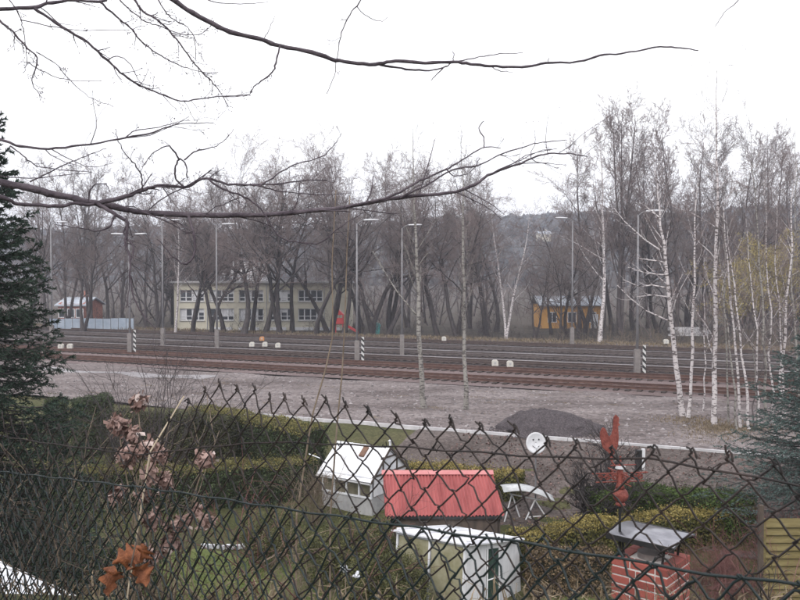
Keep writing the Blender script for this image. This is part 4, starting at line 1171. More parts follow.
# ------------------------------------------------------------------ garden hut with white roof
def hut():
    c0 = np.append(gx(372, 517, -1.5), -1.5)             # front right foot
    a = R(33); X = np.array([math.cos(a), -math.sin(a), 0]); Yv = np.array([math.sin(a), math.cos(a), 0]); Z = np.array([0, 0, 1.])
    L, W, He, Hr = 2.0, 2.0, 1.25, 2.02
    o = c0 - X * L
    t = thing('garden_hut', 'small garden hut with steep white roof and glazed front', 'hut', c0 - X * L / 2 + Yv * W / 2)
    def p(x, y, z): return o + X * x + Yv * y + Z * z
    mb = MB()
    n = 24                                                  # corrugated lower front
    v = [p(L * i / n, -.012 * (i % 2), z) for z in (-.1, .56) for i in range(n + 1)]
    mb.add(v, [[i, i + 1, i + n + 2, i + n + 1] for i in range(n)])
    mb.box(p(L - .02, W / 2, .25), (.04, W, .7), X, Yv); mb.box(p(.02, W / 2, .55), (.04, W, 1.3), X, Yv); mb.box(p(L / 2, W - .02, .55), (L, .04, 1.3), X, Yv)
    mb.build('wall', M['grey_wall'], t)
    for i in range(4):                                       # front glazing
        w = MB(); w.box(p(L * (i + .5) / 4, .03, .9), (L / 4 - .06, .015, .62), X, Yv); wo = w.build('window', M['hut_glass'], t)
    f = MB()
    for i in range(5): f.box(p(min(max(L * i / 4, .03), L - .03), .0, .9), (.05, .06, .68), X, Yv)
    f.box(p(L / 2, -.003, .585), (L, .07, .05), X, Yv); f.box(p(L / 2, -.003, 1.225), (L, .07, .05), X, Yv); f.build('window_frame', M['white_dirty'], t)
    g = MB(); g.box(p(L + .012, W * .3, .93), (.03, W * .52, .62), X, Yv); g.build('door', M['white_paint'], t)
    g = MB(); g.box(p(L + .010, W * .78, .93), (.03, W * .4, .62), X, Yv); g.build('side_panel', M['white_dirty'], t)
    g = MB(); g.prism([p(L - .02, .05, He), p(L - .02, W - .05, He), p(L - .02, W / 2, Hr - .1)], X * .03); g.build('gable', M['white_dirty'], t)
    g = MB(); g.prism([p(0, .05, He), p(0, W - .05, He), p(0, W / 2, Hr - .1)], X * .03); g.build('gable', M['white_dirty'], t)
    b = MB()
    for y in (W * .3, W * .7): b.box(p(L + .025, y, He + .28), (.03, .05, .52), X, Yv)
    b.box(p(L + .027, W / 2, He + .5), (.03, W * .52, .05), X, Yv); b.box(p(L + .027, W / 2, He + .0), (.034, W, .06), X, Yv)
    for sg in (0, 1):
        s0 = p(L + .06, -.12 if sg == 0 else W + .12, He - .14); s1 = p(L + .06, W / 2, Hr + .02); dd = norm(s1 - s0)
        b.box((s0 + s1) / 2, (np.linalg.norm(s1 - s0), .03, .09), dd, X)
    b.build('timber_frame', M['dark_wood'], t)
    ov = .14
    rf = MB(); rf.slab([p(-ov, -ov, He - .13), p(L + ov * .3, -ov, He - .13), p(L + ov * .3, W / 2, Hr), p(-ov, W / 2, Hr)], .04)
    rf.slab([p(-ov, W / 2 + .005, Hr), p(L + ov * .3, W / 2 + .005, Hr), p(L + ov * .3, W + ov, He - .13), p(-ov, W + ov, He - .13)], .04)
    ro = rf.build('roof', M['white_paint'], t)
    for xx in (.5, 1.03, 1.52):
        k = MB(); a0, a1 = p(xx, -ov, He - .13), p(xx, W / 2, Hr); k.box((a0 + a1) / 2 + (0, 0, .008), (np.linalg.norm(a1 - a0), .035, .012), norm(a1 - a0), X); k.build('cover_strip', M['white_dirty'], ro)
    k = MB(); k.tube([p(-ov, -ov - .03, He - .17), p(L + ov * .3, -ov - .03, He - .19)], .028, 8); k.build('gutter', M['grey_wall'], t)
    k = MB(); sl = norm(p(0, W / 2, Hr) - p(0, -ov, He - .13)); nrm = np.cross(X, sl)
    cc = p(L * .58, W / 2, Hr) - sl * .32; k.box(cc + nrm * .03, (.19, .40, .06), X, sl, nrm); k.build('roof_hatch', M['brown_wood'], ro)
    k = MB(); cc = p(L * .98, W * .55, Hr + .05); k.tube([cc, cc + (0, 0, .16)], .04, 8); k.tube([cc + (0, 0, .16), cc + (0, 0, .2)], [.08, .02], 8); k.build('flue', M['lamp_white'], ro)
    k = MB(); s0 = p(-.1, .1, He + .32); k.tube([s0, s0 - X * .55 + Z * .1], .018, 6); k.build('pole', M['white_dirty'], t)
hut()

# ------------------------------------------------------------------ red corrugated shed
def red_shed():
    A = G(385, 517, -.10); B = G(504, 515, -.10)
    A[1] = B[1] = (A[1] + B[1]) / 2
    X = np.array([1., 0, 0]); L = B[0] - A[0]
    dep, rise = 1.9, .67
    t = thing('red_shed', 'low shed with red corrugated sheet roof beside the white hut', 'shed', ((A[0] + B[0]) / 2, A[1] + 1, -1.5))
    sh = -.10                                                # the ridge sits a little left
    n = 34 * 4; nsheet = 4
    for s in range(nsheet):
        mb = MB(); v = []
        i0, i1 = int(n * s / nsheet), int(n * (s + 1) / nsheet) + (1 if s < nsheet - 1 else 0)
        idx = np.arange(i0, i1 + 1)
        for f, y_, z_ in ((0, 0, 0), (1, dep, rise)):
            for i in idx:
                u = i / n; w = .027 * math.cos(2 * math.pi * i / 4)
                v.append(A + np.array([u * L + sh * f * (1 - .0 * u), y_ - w * .35 + (.02 if s % 2 else 0), z_ + w + (.004 if s % 2 else 0) + .008 * math.sin(s * 3 + f)]))
        k = len(idx)
        mb.add(v, [[j, j + 1, j + k + 1, j + k] for j in range(k - 1)])
        mb.build('roof_sheet', M['red_sheet'], t, True)
    mb = MB(); mb.slab([A + (sh - .03, dep - .16, rise - .015), A + (L + sh + .03, dep - .16, rise - .015), A + (L + sh + .03, dep + .02, rise + .06), A + (sh - .03, dep + .02, rise + .06)], .02)
    mb.slab([A + (sh - .03, dep + .025, rise + .06), A + (L + sh + .03, dep + .025, rise + .06), A + (L + sh + .03, dep + .2, rise - .02), A + (sh - .03, dep + .2, rise - .02)], .02); mb.build('ridge_cap', M['red_pale'], t)
    mb = MB(); z0 = -1.55
    mb.box((A[0] + L / 2, A[1] + dep + .1, (z0 + A[2] + rise - .1) / 2), (L - .2, .06, A[2] + rise - .1 - z0))
    for x in (.12, L - .14): mb.prism([A + (x, .12, z0 - A[2]), A + (x, dep + .1, z0 - A[2]), A + (x, dep + .1, rise - .09), A + (x, .12, -.05)], (.05, 0, 0))
    mb.build('wall', M['dark_wood'], t)
    mb = MB(); mb.box(A + (L / 2, .14, (z0 - A[2] - .12) / 2), (L - .3, .04, -z0 + A[2] - .12)); mb.build('front_boards', M['dark_wood'], t)
    mb = MB(); mb.box(A + (L / 2, .06, -.055), (L - .1, .08, .07)); mb.build('eaves_beam', M['black_paint'], t)
red_shed()
def pipe():
    a, b = G(452, 526.5, -.62), G(489, 523.5, -.62)
    t = MB(); t.tube([a, a * .5 + b * .5 + (0, 0, .01), b], .045, 10); o = t.build('white_pipe', M['white_paint'], None, True, at=tuple(a))
    tag(o, 'white plastic pipe lying on trestles behind the greenhouse roof', 'pipe')
    for p in (a * .8 + b * .2, a * .2 + b * .8):
        k = thing('trestle', 'dark trestle at the %s end of the white pipe' % ('left' if p[0] < (a[0] + b[0]) / 2 else 'right'), 'trestle', (p[0], p[1], -1.5), 'trestles under the white pipe')
        mb = MB(); mb.box((p[0], p[1], -.69), (.1, .4, .05)); mb.build('top_beam', M['dark_wood'], k)
        for sy in (-1, 1):
            mb = MB(); mb.tube([(p[0], p[1] + sy * .12, -.7), (p[0], p[1] + sy * .3, -1.52)], .02, 6); mb.build('leg', M['dark_wood'], k)
pipe()

# ------------------------------------------------------------------ white greenhouse
def greenhouse():
    FL = P(467, 544, 17.5); X = norm([.70, .71, 0]); S = norm([-.71, .70, 0])
    FR = FL + X * 1.95; FR[2] -= .36
    BL = FL + S * 2.2; BL[2] -= .20
    BR = FR + BL - FL
    z0 = -1.62
    t = thing('greenhouse', 'white greenhouse with algae-green panes and slanting white roof', 'greenhouse', ((FL + BR) / 2)[:2].tolist() + [z0])
    dn = lambda p, z=z0, fl=0.0: np.array([p[0], p[1], z])
    flare = .10
    fl_b, fr_b = dn(FL - X * flare), dn(FR + X * flare)
    bl_b = dn(BL - X * flare)
    rf = MB(); e = .10
    rf.slab([FL - S * e - X * e + (0, 0, .03), FR - S * e + X * e + (0, 0, .03), BR + S * e + X * e + (0, 0, .03), BL + S * e - X * e + (0, 0, .03)], .035)
    ro = rf.build('roof', M['white_dirty'], t)
    rb = MB()
    for f in (.0, .34, .67, 1.0):
        a, b = FL + S * (2.2 * f) + (0, 0, .06 - .2 * f), FR + S * (2.2 * f) + (0, 0, .06 - .2 * f)
        rb.tube([a, b], .022, 6)
    rb.build('roof_bars', M['white_paint'], ro)
    # front wall: panel, door, panel
    def quad(name, p0, p1, q0, q1, m, nn, th=.03, par=t):
        mb = MB(); mb.prism([p0, p1, q1, q0], nn * th); return mb.build(name, m, par)
    nf = norm(np.cross(X, [0, 0, 1]))                        # outwards at the front
    if nf[1] > 0: nf = -nf
    def fr(f, top): return (FL * (1 - f) + FR * f) if top else (fl_b * (1 - f) + fr_b * f)
    def cut(f, g): return fr(f, False) * (1 - g) + fr(f, True) * g
    quad('front_panel', cut(0, 0), cut(.36, 0), cut(0, .99), cut(.36, .99), M['white_paint'], -nf)
    quad('front_panel', cut(.60, 0), cut(1, 0), cut(.60, .99), cut(1, .99), M['white_paint'], -nf)
    quad('front_panel', cut(.365, .90), cut(.595, .90), cut(.365, .99), cut(.595, .99), M['white_paint'], -nf)
    d = quad('door', cut(.37, .0), cut(.59, 0), cut(.37, .89), cut(.59, .89), M['door_glass'], -nf, .02)
    mb = MB(); 
    for f in (.37, .59): mb.tube([cut(f, 0) + nf * .02, cut(f, .9) + nf * .02], .02, 5)
    mb.tube([cut(.37, .45) + nf * .02, cut(.59, .45) + nf * .02], .018, 5); mb.build('door_frame', M['white_paint'], d)
    # side wall: two algae panes between white posts
    def sd(f, top): return (FL * (1 - f) + BL * f) if top else (fl_b * (1 - f) + bl_b * f)
    def cs(f, g): return sd(f, False) * (1 - g) + sd(f, True) * g
    ns = norm(np.cross([0, 0, 1], S)); ns = ns if ns[0] < 0 else -ns
    for a, b in ((.04, .48), (.52, .96)):
        quad('pane', cs(a, .02), cs(b, .02), cs(a, .95), cs(b, .95), M['house_glass'], -ns, .015)
    for f in (.02, .5, .98):
        mb = MB(); mb.tube([cs(f, 0) + ns * .01, cs(f, .98) + ns * .01], .035, 4); mb.build('post', M['white_dirty'], t)
    mb = MB(); mb.tube([cs(0, .965) + ns * .01, cs(1, .965) + ns * .01], .03, 4); mb.build('eaves_rail', M['white_dirty'], t)
    quad('back_wall', dn(BR), dn(BL), BR - (0, 0, .02), BL - (0, 0, .02), M['white_dirty'], -S, .02)
    quad('right_wall', fr_b, dn(BR), FR - (0, 0, .02), BR - (0, 0, .02), M['white_dirty'], -X, .02)
greenhouse()

# ------------------------------------------------------------------ garden swing, dish, marker, slat panel, boards
def swing():
    Y = 24.0
    t = thing('garden_swing', 'white garden swing frame with curved pale canopy right of the red roof', 'garden swing', P(527, 526, Y))
    for nm, ax, lx, rx in (('a', (512, 494), (504, 519), (520, 522)), ('b', (535, 500), (525, 527), (546, 526))):
        for q, dy in ((lx, -.1), (rx, .1)):
            mb = MB(); f = P(q[0], q[1], Y + dy); f[2] = T(f[0], f[1]) - .02; mb.tube([P(ax[0], ax[1], Y), f], .022, 6); mb.build('leg', M['white_paint'], t)
    mb = MB(); mb.tube([P(528, 517, Y), P(541, 516, Y)], .016, 6); mb.tube([P(528, 517, Y), P(545, 525, Y)], .016, 6); mb.build('brace', M['white_paint'], t)
    mb = MB(); mb.tube([P(510, 494, Y), P(540, 500, Y)], .024, 6); mb.build('crossbar', M['white_paint'], t)
    mb = MB(); n = 12
    v = []
    for i in range(n + 1):
        f = i / n; c = P(502 + 50 * f, 489 + 9 * f - 5 * math.sin(f * math.pi), Y)
        v += [c + (0, -.42, 0), c + (0, 0, .06), c + (0, .42, 0)]
    mb.add(v, [[i * 3 + j, i * 3 + j + 1, i * 3 + j + 4, i * 3 + j + 3] for i in range(n) for j in range(2)]); o = mb.build('canopy', M['grey_canopy'], t, True)
    m = o.modifiers.new('thickness', 'SOLIDIFY'); m.thickness = .02
swing()
def dish():
    Y = 24.5; c = P(536, 443, Y); r0 = .33
    t = thing('satellite_dish', 'white satellite dish with a dotted face on a pole above the garden', 'satellite dish', (c[0] + .1, Y + .12, T(c[0], Y)))
    nrm = norm([-.12, -1, .22]); a = norm(np.cross(nrm, [0, 0, 1])); b = np.cross(a, nrm)
    mb = MB(); v = []; k = 28
    for j in range(7):
        f = j / 6
        for i in range(k):
            th = i * 2 * math.pi / k
            v.append(c + (a * math.cos(th) * .92 + b * math.sin(th)) * r0 * max(f, .002) - nrm * (.07 * (1 - f * f)))
    mb.add(v, [[j * k + i, j * k + (i + 1) % k, (j + 1) * k + (i + 1) % k, (j + 1) * k + i] for j in range(6) for i in range(k)])
    o = mb.build('reflector', M['lamp_white'], t, True); m = o.modifiers.new('thickness', 'SOLIDIFY'); m.thickness = .012
    mb = MB()
    for dx, dz in ((-.08, .10), (.09, .11)):
        p = c + a * -dx + b * dz - nrm * .045; mb.tube([p, p + nrm * .012], .024, 10)
    pts = [c + a * (.11 * math.cos(th)) + b * (-.05 + .09 * math.sin(th)) - nrm * .04 for th in np.linspace(R(200), R(340), 9)]
    mb.tube(pts, .009, 5); mb.build('face_marking', M['black_paint'], o)
    mb = MB(); e = c + nrm * .34 - b * .16
    mb.tube([c - b * r0 * .95, e], .012, 6); mb.box(e, (.07, .12, .07)); mb.build('receiver_arm', M['lamp_white'], t)
    mb = MB(); q = c - nrm * .12; mb.tube([(q[0], q[1], T(q[0], q[1]) - .1), q], .025, 8); mb.build('pole', M['mast'], t)
dish()
def marker():
    c = G(641, 468, -.3); z = T(c[0], c[1]); c[2] = z
    t = thing('marker_post', 'small black and white marker post behind the weathercock', 'post', c)
    h = P(641, 450, c[1])[2] - z
    mb = MB(); mb.box(c + (-.09, 0, h / 2), (.2, .12, h)); mb.build('post', M['black_paint'], t)
    mb = MB(); mb.box(c + (.07, 0, h / 2 + .02), (.1, .12, h + .04)); mb.build('white_face', M['white_paint'], t)
marker()
def slat_panel():
    Y = 17.0; a, b = P(763, 578, Y), P(815, 578, Y)
    zt = P(0, 519, Y)[2]; zb = T(a[0], Y)
    t = thing('slat_fence_panel', 'weathered yellow-brown louvred wooden fence panel at right', 'fence panel', (a[0], Y, zb))
    n = 13; hh = (zt - zb - .1) / n
    sl = MB(); sl.box((0, 0, 0), (b[0] - a[0] - .08, .018, hh * 1.15), None, None, norm([0, .35, 1])); me = sl.mesh('slat', M['yellow_wood'])
    r = np.random.default_rng(2)
    for i in range(n):
        o = bpy.data.objects.new('slat', me); o.parent = t; col.objects.link(o)
        o.location = ((b[0] - a[0]) / 2, r.normal() * .003, .1 + hh * (i + .5)); o.rotation_euler = (r.normal() * .02, r.normal() * .004, 0)
    for x in (a[0] + .02, b[0] - .02):
        mb = MB(); mb.box((x, Y, (zb + zt) / 2), (.05, .05, zt - zb + .02)); mb.build('frame', M['yellow_wood'], t)
    mb = MB(); mb.box((a[0] - .06, Y, (zb + P(0, 505, Y)[2]) / 2), (.09, .09, P(0, 505, Y)[2] - zb)); mb.build('post', M['dark_wood'], t)
slat_panel()
def boards():
    Y = 30.5; a = P(161, 458, Y); z = T(a[0], Y) + .0
    t = thing('board_stack', 'stack of reddish brown boards behind the long hedge', 'boards', (a[0], Y, z))
    L = P(198, 452, Y)[0] - a[0]; r = np.random.default_rng(9); k = 0; zz = z
    top = P(0, 449, Y)[2]
    while zz < top:
        mb = MB(); mb.box((a[0] + L / 2 + r.normal() * .04, Y + r.normal() * .03, zz + .06), (L, .5, .10), [1, .0, 0]); mb.build('board', M['brown_wood'], t); zz += .125
boards()

# ------------------------------------------------------------------ brick chimney with cap, weathercock
def chimney():
    Y = 7.7; top = P(652, 556, Y)[2]; cx = P(651, 556, Y)[0]
    z0 = T(cx, Y) - .1
    t = thing('brick_chimney', 'red brick chimney with curved metal rain cap', 'chimney', (cx, Y, z0))
    ps = R(-41); X = np.array([math.cos(ps), math.sin(ps), 0]); Yv = np.array([-math.sin(ps), math.cos(ps), 0])
    S = .56; bh, jt = .069, .015
    n = int((top - z0) / (bh + jt))
    core = MB(); core.box((cx, Y, (z0 + top) / 2 - .005), (S - .012, S - .012, top - z0 - .01), X, Yv); core.build('mortar', M['mortar'], t)
    def brick_mesh(L):
        b = MB(); h = np.array([L, .115, bh]) / 2; e = .004
        v = []; 
        for z in (-1, 1):
            for (sx, sy) in ((-1, -1), (1, -1), (1, 1), (-1, 1)):
                v.append((sx * (h[0] - e), sy * (h[1] - e), z * h[2]))
            for (sx, sy) in ((-1, -1), (1, -1), (1, 1), (-1, 1)):
                v.append((sx * h[0], sy * h[1], z * (h[2] - e)))
        q = [[3, 2, 1, 0], [8, 9, 10, 11]]
        for i in range(4):
            j = (i + 1) % 4
            q += [[i, j, 4 + j, 4 + i], [4 + i, 4 + j, 12 + j, 12 + i], [12 + i, 12 + j, 8 + j, 8 + i]]
        b.add(v, q); return b.mesh('brick', M['brick'])
    long_, short_ = brick_mesh(.24), brick_mesh(.18)
    r = np.random.default_rng(6)
    for k in range(n):
        z = top - bh / 2 - k * (bh + jt)
        for side in range(4):
            a = side * math.pi / 2
            ax = X * math.cos(a) + Yv * math.sin(a); ay = -X * math.sin(a) + Yv * math.cos(a)
            x = -S / 2
            for me, L in (((long_, .24), (short_, .18)) if k % 2 else ((short_, .18), (long_, .24))):
                o = bpy.data.objects.new('brick', me); o.parent = t; col.objects.link(o)
                c = np.array([cx, Y, z]) + ax * (x + L / 2) - ay * (S / 2 - .0575 + r.normal() * .0012)
                o.location = c - np.array(t.location); o.rotation_euler = (0, 0, ps + a + r.normal() * .006)
                x += L + .0125
    c = np.array([cx, Y, top])
    mb = MB(); mb.tube([c + (0, 0, -.05), c + (0, 0, .045)], .13, 20); mb.build('flue', M['grey_concrete'], t)
    hz = P(0, 531, Y)[2] - top
    for sx in (-1, 1):
        for sy in (-1, 1):
            mb = MB(); b = c + X * sx * .19 + Yv * sy * .19; mb.tube([b + (0, 0, -.01), b + X * sx * .03 + (0, 0, hz - .02)], .012, 6); mb.build('cap_leg', M['black_paint'], t)
    # curved sheet: straight along X, arched across Yv
    n = 16; w, l = .33, .27; arch = .04
    def cp(f, sx): return c + X * sx * w + Yv * f * l + np.array([0, 0, hz + arch * (1 - f * f) - .03])
    mb = MB(); v = []
    for i in range(n + 1):
        for sx in (-1, 1): v.append(cp(-1 + 2 * i / n, sx))
    mb.add(v, [[2 * i, 2 * i + 1, 2 * i + 3, 2 * i + 2] for i in range(n)])
    o = mb.build('cap', M['cap_metal'], t, True); m = o.modifiers.new('thickness', 'SOLIDIFY'); m.thickness = .008
    mb = MB()
    for f in (-1, 1): mb.box(cp(f, 0) + Yv * f * .006 + (0, 0, -.02), (2 * w + .02, .012, .05), X, Yv)
    for sx in (-1, 1): mb.tubes(np.array([[cp(-1 + 2 * i / n, sx * 1.01) - (0, 0, .012) for i in range(n + 1)]]), np.full((1, n + 1), .009), 6)
    mb.build('cap_edge', M['black_paint'], o)
chimney()
def weathercock():
    Y = 7.72; k = Y / F
    x = P(620, 500, Y)[0]; pb = P(620, 560, Y)
    t = thing('weathercock', 'rust-red rooster weathervane on a black pole with ball and scrolled arms', 'weathervane', (x, Y, T(x, Y)))
    mb = MB(); mb.tube([(x, Y, T(x, Y) - .1), (x, Y, P(620, 504, Y)[2])], .014, 8); mb.build('pole', M['black_paint'], t)
    # ball
    c = P(620.5, 495, Y); rb = .075
    mb = MB(); mb.lathe([(rb * math.sin(a) + .001, -rb * math.cos(a)) for a in np.linspace(0, math.pi, 13)], c, 20)
    mb.lathe([(.001, -rb - .03), (.04, -rb - .03), (.05, -rb - .015), (.035, -rb + .005)], c, 16); mb.build('ball', M['copper'], t, True)
    mb = MB(); s0, s1 = P(620, 488, Y)[2], P(620, 456, Y)[2]
    mb.lathe([(.001, 0), (.05, 0), (.035, .03), (.026, (s1 - s0) * .35), (.03, (s1 - s0) * .55), (.012, (s1 - s0) * .75), (.010, s1 - s0)], (x, Y, s0), 14); mb.build('spindle', M['copper'], t, True)
    # arms with scrollwork and letters
    def arm(d, L, zv):
        mb = MB(); z = P(620, zv, Y)[2]; d = norm(d); up = np.array([0, 0, 1.]); o = np.array([x, Y, z])
        mb.tube([o + d * .03, o + d * L], .007, 6); mb.tube([o + d * .03 - up * .085, o + d * L * .95 - up * .085], .006, 6)
        m = max(2, int(L / .07))
        for i in range(m):
            cc = o + d * (L * (i + .75) / (m + .5)) - up * .042
            th = np.linspace(0, 3.6 * math.pi, 22); rr = .032 * (1 - th / th[-1] * .75)
            sg = 1 if i % 2 else -1
            mb.tube(np.stack([cc + d * (sg * r_ * math.cos(a)) + up * (r_ * math.sin(a)) for a, r_ in zip(th, rr)]), .006, 5)
        e = o + d * L; mb.tube([e, e + d * .03], [.012, .002], 6)
        mb.build('arm', M['copper'], t)
    arm([-1, -.12, 0], .26, 473); arm([1, .12, 0], .26, 473); arm([.3, -1, 0], .2, 473); arm([-.3, 1, 0], .2, 473)
    mb = MB(); z = P(620, 465, Y)[2]; mb.tube([(x - .1, Y - .02, z), (x + .16, Y + .02, z)], .006, 6); mb.build('wind_arrow', M['copper'], t)
    mb = MB(); z = P(620, 467, Y)[2]; mb.lathe([(.001, -.012), (.05, -.012), (.05, .012), (.001, .012)], (x, Y, z), 16); mb.build('bearing', M['lamp_white'], t)
    # rooster silhouette, a cut plate
    pl = [(95, 85), (90, 97), (90, 112), (94, 128), (98, 142), (108, 152), (116, 158), (120, 170), (121, 182), (128, 182), (129, 170), (132, 160), (140, 148), (144, 134), (146, 115), (145, 95), (144, 78), (150, 74), (145, 68),
          (147, 60), (146, 52), (141, 47), (137, 43), (134, 47), (131, 50), (129, 60), (129, 75), (127, 92), (124, 103), (118, 110), (113, 104), (110, 94), (106, 86), (100, 82)]
    mb = MB(); pts = [P(570 + a / 3, 400 + b / 3, Y) - (0, .006, 0) for a, b in pl]; mb.prism(pts[::-1], (0, .012, 0)); mb.build('rooster', M['copper'], t)
    mb = MB(); mb.tube([(P(611.5, 461, Y)[0], Y, P(0, 461, Y)[2]), (P(615, 466, Y)[0], Y, P(0, 466, Y)[2]), (x, Y, P(0, 470, Y)[2])], .008, 6); mb.build('foot', M['copper'], t)
weathercock()

# ------------------------------------------------------------------ white shed roof and grey sheet in the lower left corner
def corner_shed():
    z = 2.9; A = G(8, 567, z); B = G(92, 606, z)
    d = norm(B - A); n = np.array([d[1], -d[0], 0]); n = n if n[1] < 0 else -n
    t = thing('white_shed', 'shed with flat white sheet roof in the lower left corner', 'shed', ((A + B) / 2)[:2].tolist() + [T(*((A + B) / 2)[:2])])
    A2 = A - d * .25; L = 2.2; W = 1.5
    c = A2 + d * L / 2 + n * W / 2
    mb = MB(); mb.box(c + (0, 0, -.03), (L, W, .06), d, -n if np.cross([0, 0, 1], d)[1] > 0 else n); mb.build('roof', M['white_dirty'], t)
    mb = MB(); zb = T(c[0], c[1]) - .3; mb.box((c[0], c[1], (zb + z - .08) / 2), (L - .2, W - .2, z - .08 - zb), d, n); mb.build('wall', M['grey_wall'], t)
    mb = MB(); mb.box(A2 + d * L / 2 - n * .015 + (0, 0, -.05), (L + .04, .03, .12), d, n); mb.build('edge_trim', M['white_paint'], t)
corner_shed()

# ------------------------------------------------------------------ shrubs
def shrub(name, label, x, y, H, nst, spread, m, seed, leaves=None, r0=.008, rmin=.0025, lv2=6, lv3=4, group='garden shrubs', leafn=3, leafs=.035, base_r=.12, cat='shrub', up=.03):
    r = np.random.default_rng(seed); z = T(x, y)
    t = thing(name, label, cat, (x, y, z), group)
    o = np.zeros((nst, 3)); o[:, :2] = r.normal(size=(nst, 2)) * base_r; o = o + np.array([x, y, z - .05])
    o[:, 2] = terrain(o[:, 0], o[:, 1]) - .05
    d = norm(np.stack([r.normal(size=nst) * spread, r.normal(size=nst) * spread, np.ones(nst)], -1))
    p = walk(r, o, d, H * (.65 + .5 * r.random(nst)), 8, .09, up); ra = rads(r0 * (.6 + .8 * r.random(nst)), 8, .3)
    mb = MB(); mb.tubes(p, ra, 5); mb.build('stems', m, t, True)
    ends = [p[:, 3:]]
    if lv2:
        mb = MB(); o2, d2, L2, rb = sprout(r, p, ra, lv2, .25, 1, R(20), R(60), .40, .4, .6); p2 = walk(r, o2, d2, L2, 5, .15, .02); r2 = np.maximum(rads(rb, 5, .4), rmin); mb.tubes(p2, r2, 3); ends.append(p2)
        if lv3:
            o3, d3, L3, rb = sprout(r, p2, r2, lv3, .2, 1, R(20), R(60), .5, .3, .6); p3 = walk(r, o3, d3, L3, 4, .2, .02); mb.tubes(p3, np.maximum(rads(rb, 4, .5), rmin * .8), 3); ends.append(p3)
        mb.build('twigs', m, t, True)
    if leaves:
        c = np.concatenate([e.reshape(-1, 3) for e in ends[1:]]); c = np.repeat(c, leafn, 0); c = c + r.normal(size=c.shape) * leafs
        mb = MB(); mb.leaves(c, leafs * (.5 + r.random(len(c))), .6); mb.build('leaves', leaves, t)
    return t
def at(u, Y): return (u - 400) / F * Y
# mid garden
shrub('fruit_tree', 'dense dark twiggy apple tree below the satellite dish', at(592, 23), 23, 2.6, 7, .42, M['bark_dark'], 61, r0=.05, rmin=.008, lv2=18, lv3=11, cat='tree', base_r=.05, up=.02)
shrub('fan_shrub', 'fan of thin bare stems standing before the gravel yard at left', at(148, 26), 26, 4.9, 30, .42, M['twig_dark'], 62, r0=.02, rmin=.006, lv2=6, lv3=3, base_r=.2)
shrub('bare_shrub', 'bare brown shrub at the hedge end left of the white hut', at(312, 24), 24, 1.9, 26, .35, M['cane'], 63, r0=.01, rmin=.004)
shrub('leafy_shrub', 'loose grey-green leafy shrub in front of the long hedge', at(264, 20.5), 20.5, 1.25, 26, .55, M['cane'], 64, M['shrub_olive'], leafs=.05)
shrub('broom_bush', 'olive-green broom bush in front of the white hut', at(352, 19.5), 19.5, 1.25, 110, .55, M['cane_dark'], 65, M['shrub_olive'], r0=.006, lv2=8, lv3=4, leafn=3, leafs=.045, base_r=.42)
shrub('broom_bush', 'olive-green bush against the left side of the greenhouse', at(382, 17.6), 17.6, 1.15, 90, .5, M['cane_dark'], 66, M['shrub_olive'], r0=.006, lv2=8, lv3=4, leafs=.045, base_r=.35)
shrub('dry_bush', 'brown dry-stemmed bush on the lawn left of centre', at(292, 17.4), 17.4, 1.2, 40, .4, M['cane'], 67, r0=.007, rmin=.003, lv2=6, lv3=3, base_r=.4)
shrub('dry_bush', 'reddish brown dry bush below the dried flower heads', at(228, 16.4), 16.4, 1.0, 30, .4, M['cane_red'], 68, r0=.007, rmin=.003, lv2=6, lv3=3, base_r=.4)
shrub('red_bush', 'dull red twiggy bush in front of the slat fence panel', at(722, 18.2), 18.2, 1.35, 90, .6, M['cane_red'], 69, r0=.007, rmin=.003, lv2=8, lv3=4, base_r=.4)
shrub('red_bush', 'small dull red bush right of the brick chimney', at(700, 16.6), 16.6, .9, 60, .6, M['cane_red'], 70, r0=.006, rmin=.003, lv2=8, lv3=4, base_r=.3)
shrub('dry_bush', 'grey-brown dry bush right of the greenhouse door', at(560, 16.0), 16.0, 1.0, 90, .5, M['cane'], 71, r0=.006, rmin=.003, lv2=7, lv3=3, base_r=.4)
shrub('rose_bush', 'thorny dark bush left of the brick chimney', at(596, 15.2), 15.2, 1.2, 60, .5, M['cane_dark'], 72, M['shrub_olive'], r0=.007, rmin=.003, leafn=1, leafs=.035, base_r=.3)
shrub('rose_bush', 'tangled bush in front of the louvred fence panel', at(776, 14.8), 14.8, .95, 60, .5, M['cane_red'], 73, r0=.006, rmin=.003, base_r=.3)
shrub('bare_shrub', 'bare purple-brown shrub above the louvred fence panel', at(786, 19.0), 19.0, 1.9, 40, .4, M['cane_red'], 74, r0=.008, rmin=.003, base_r=.3)
shrub('dark_bush', 'dark bushy shrub under the spruce at left', at(20, 19), 19, 2.2, 60, .5, M['cane_dark'], 75, M['hedge_dark'], r0=.01, leafn=4, leafs=.06, base_r=.5)
shrub('dark_bush', 'dark evergreen bush at the left end of the long hedge', at(84, 17), 17, 1.5, 70, .6, M['cane_dark'], 76, M['hedge_dark'], r0=.009, leafn=4, leafs=.05, base_r=.5)

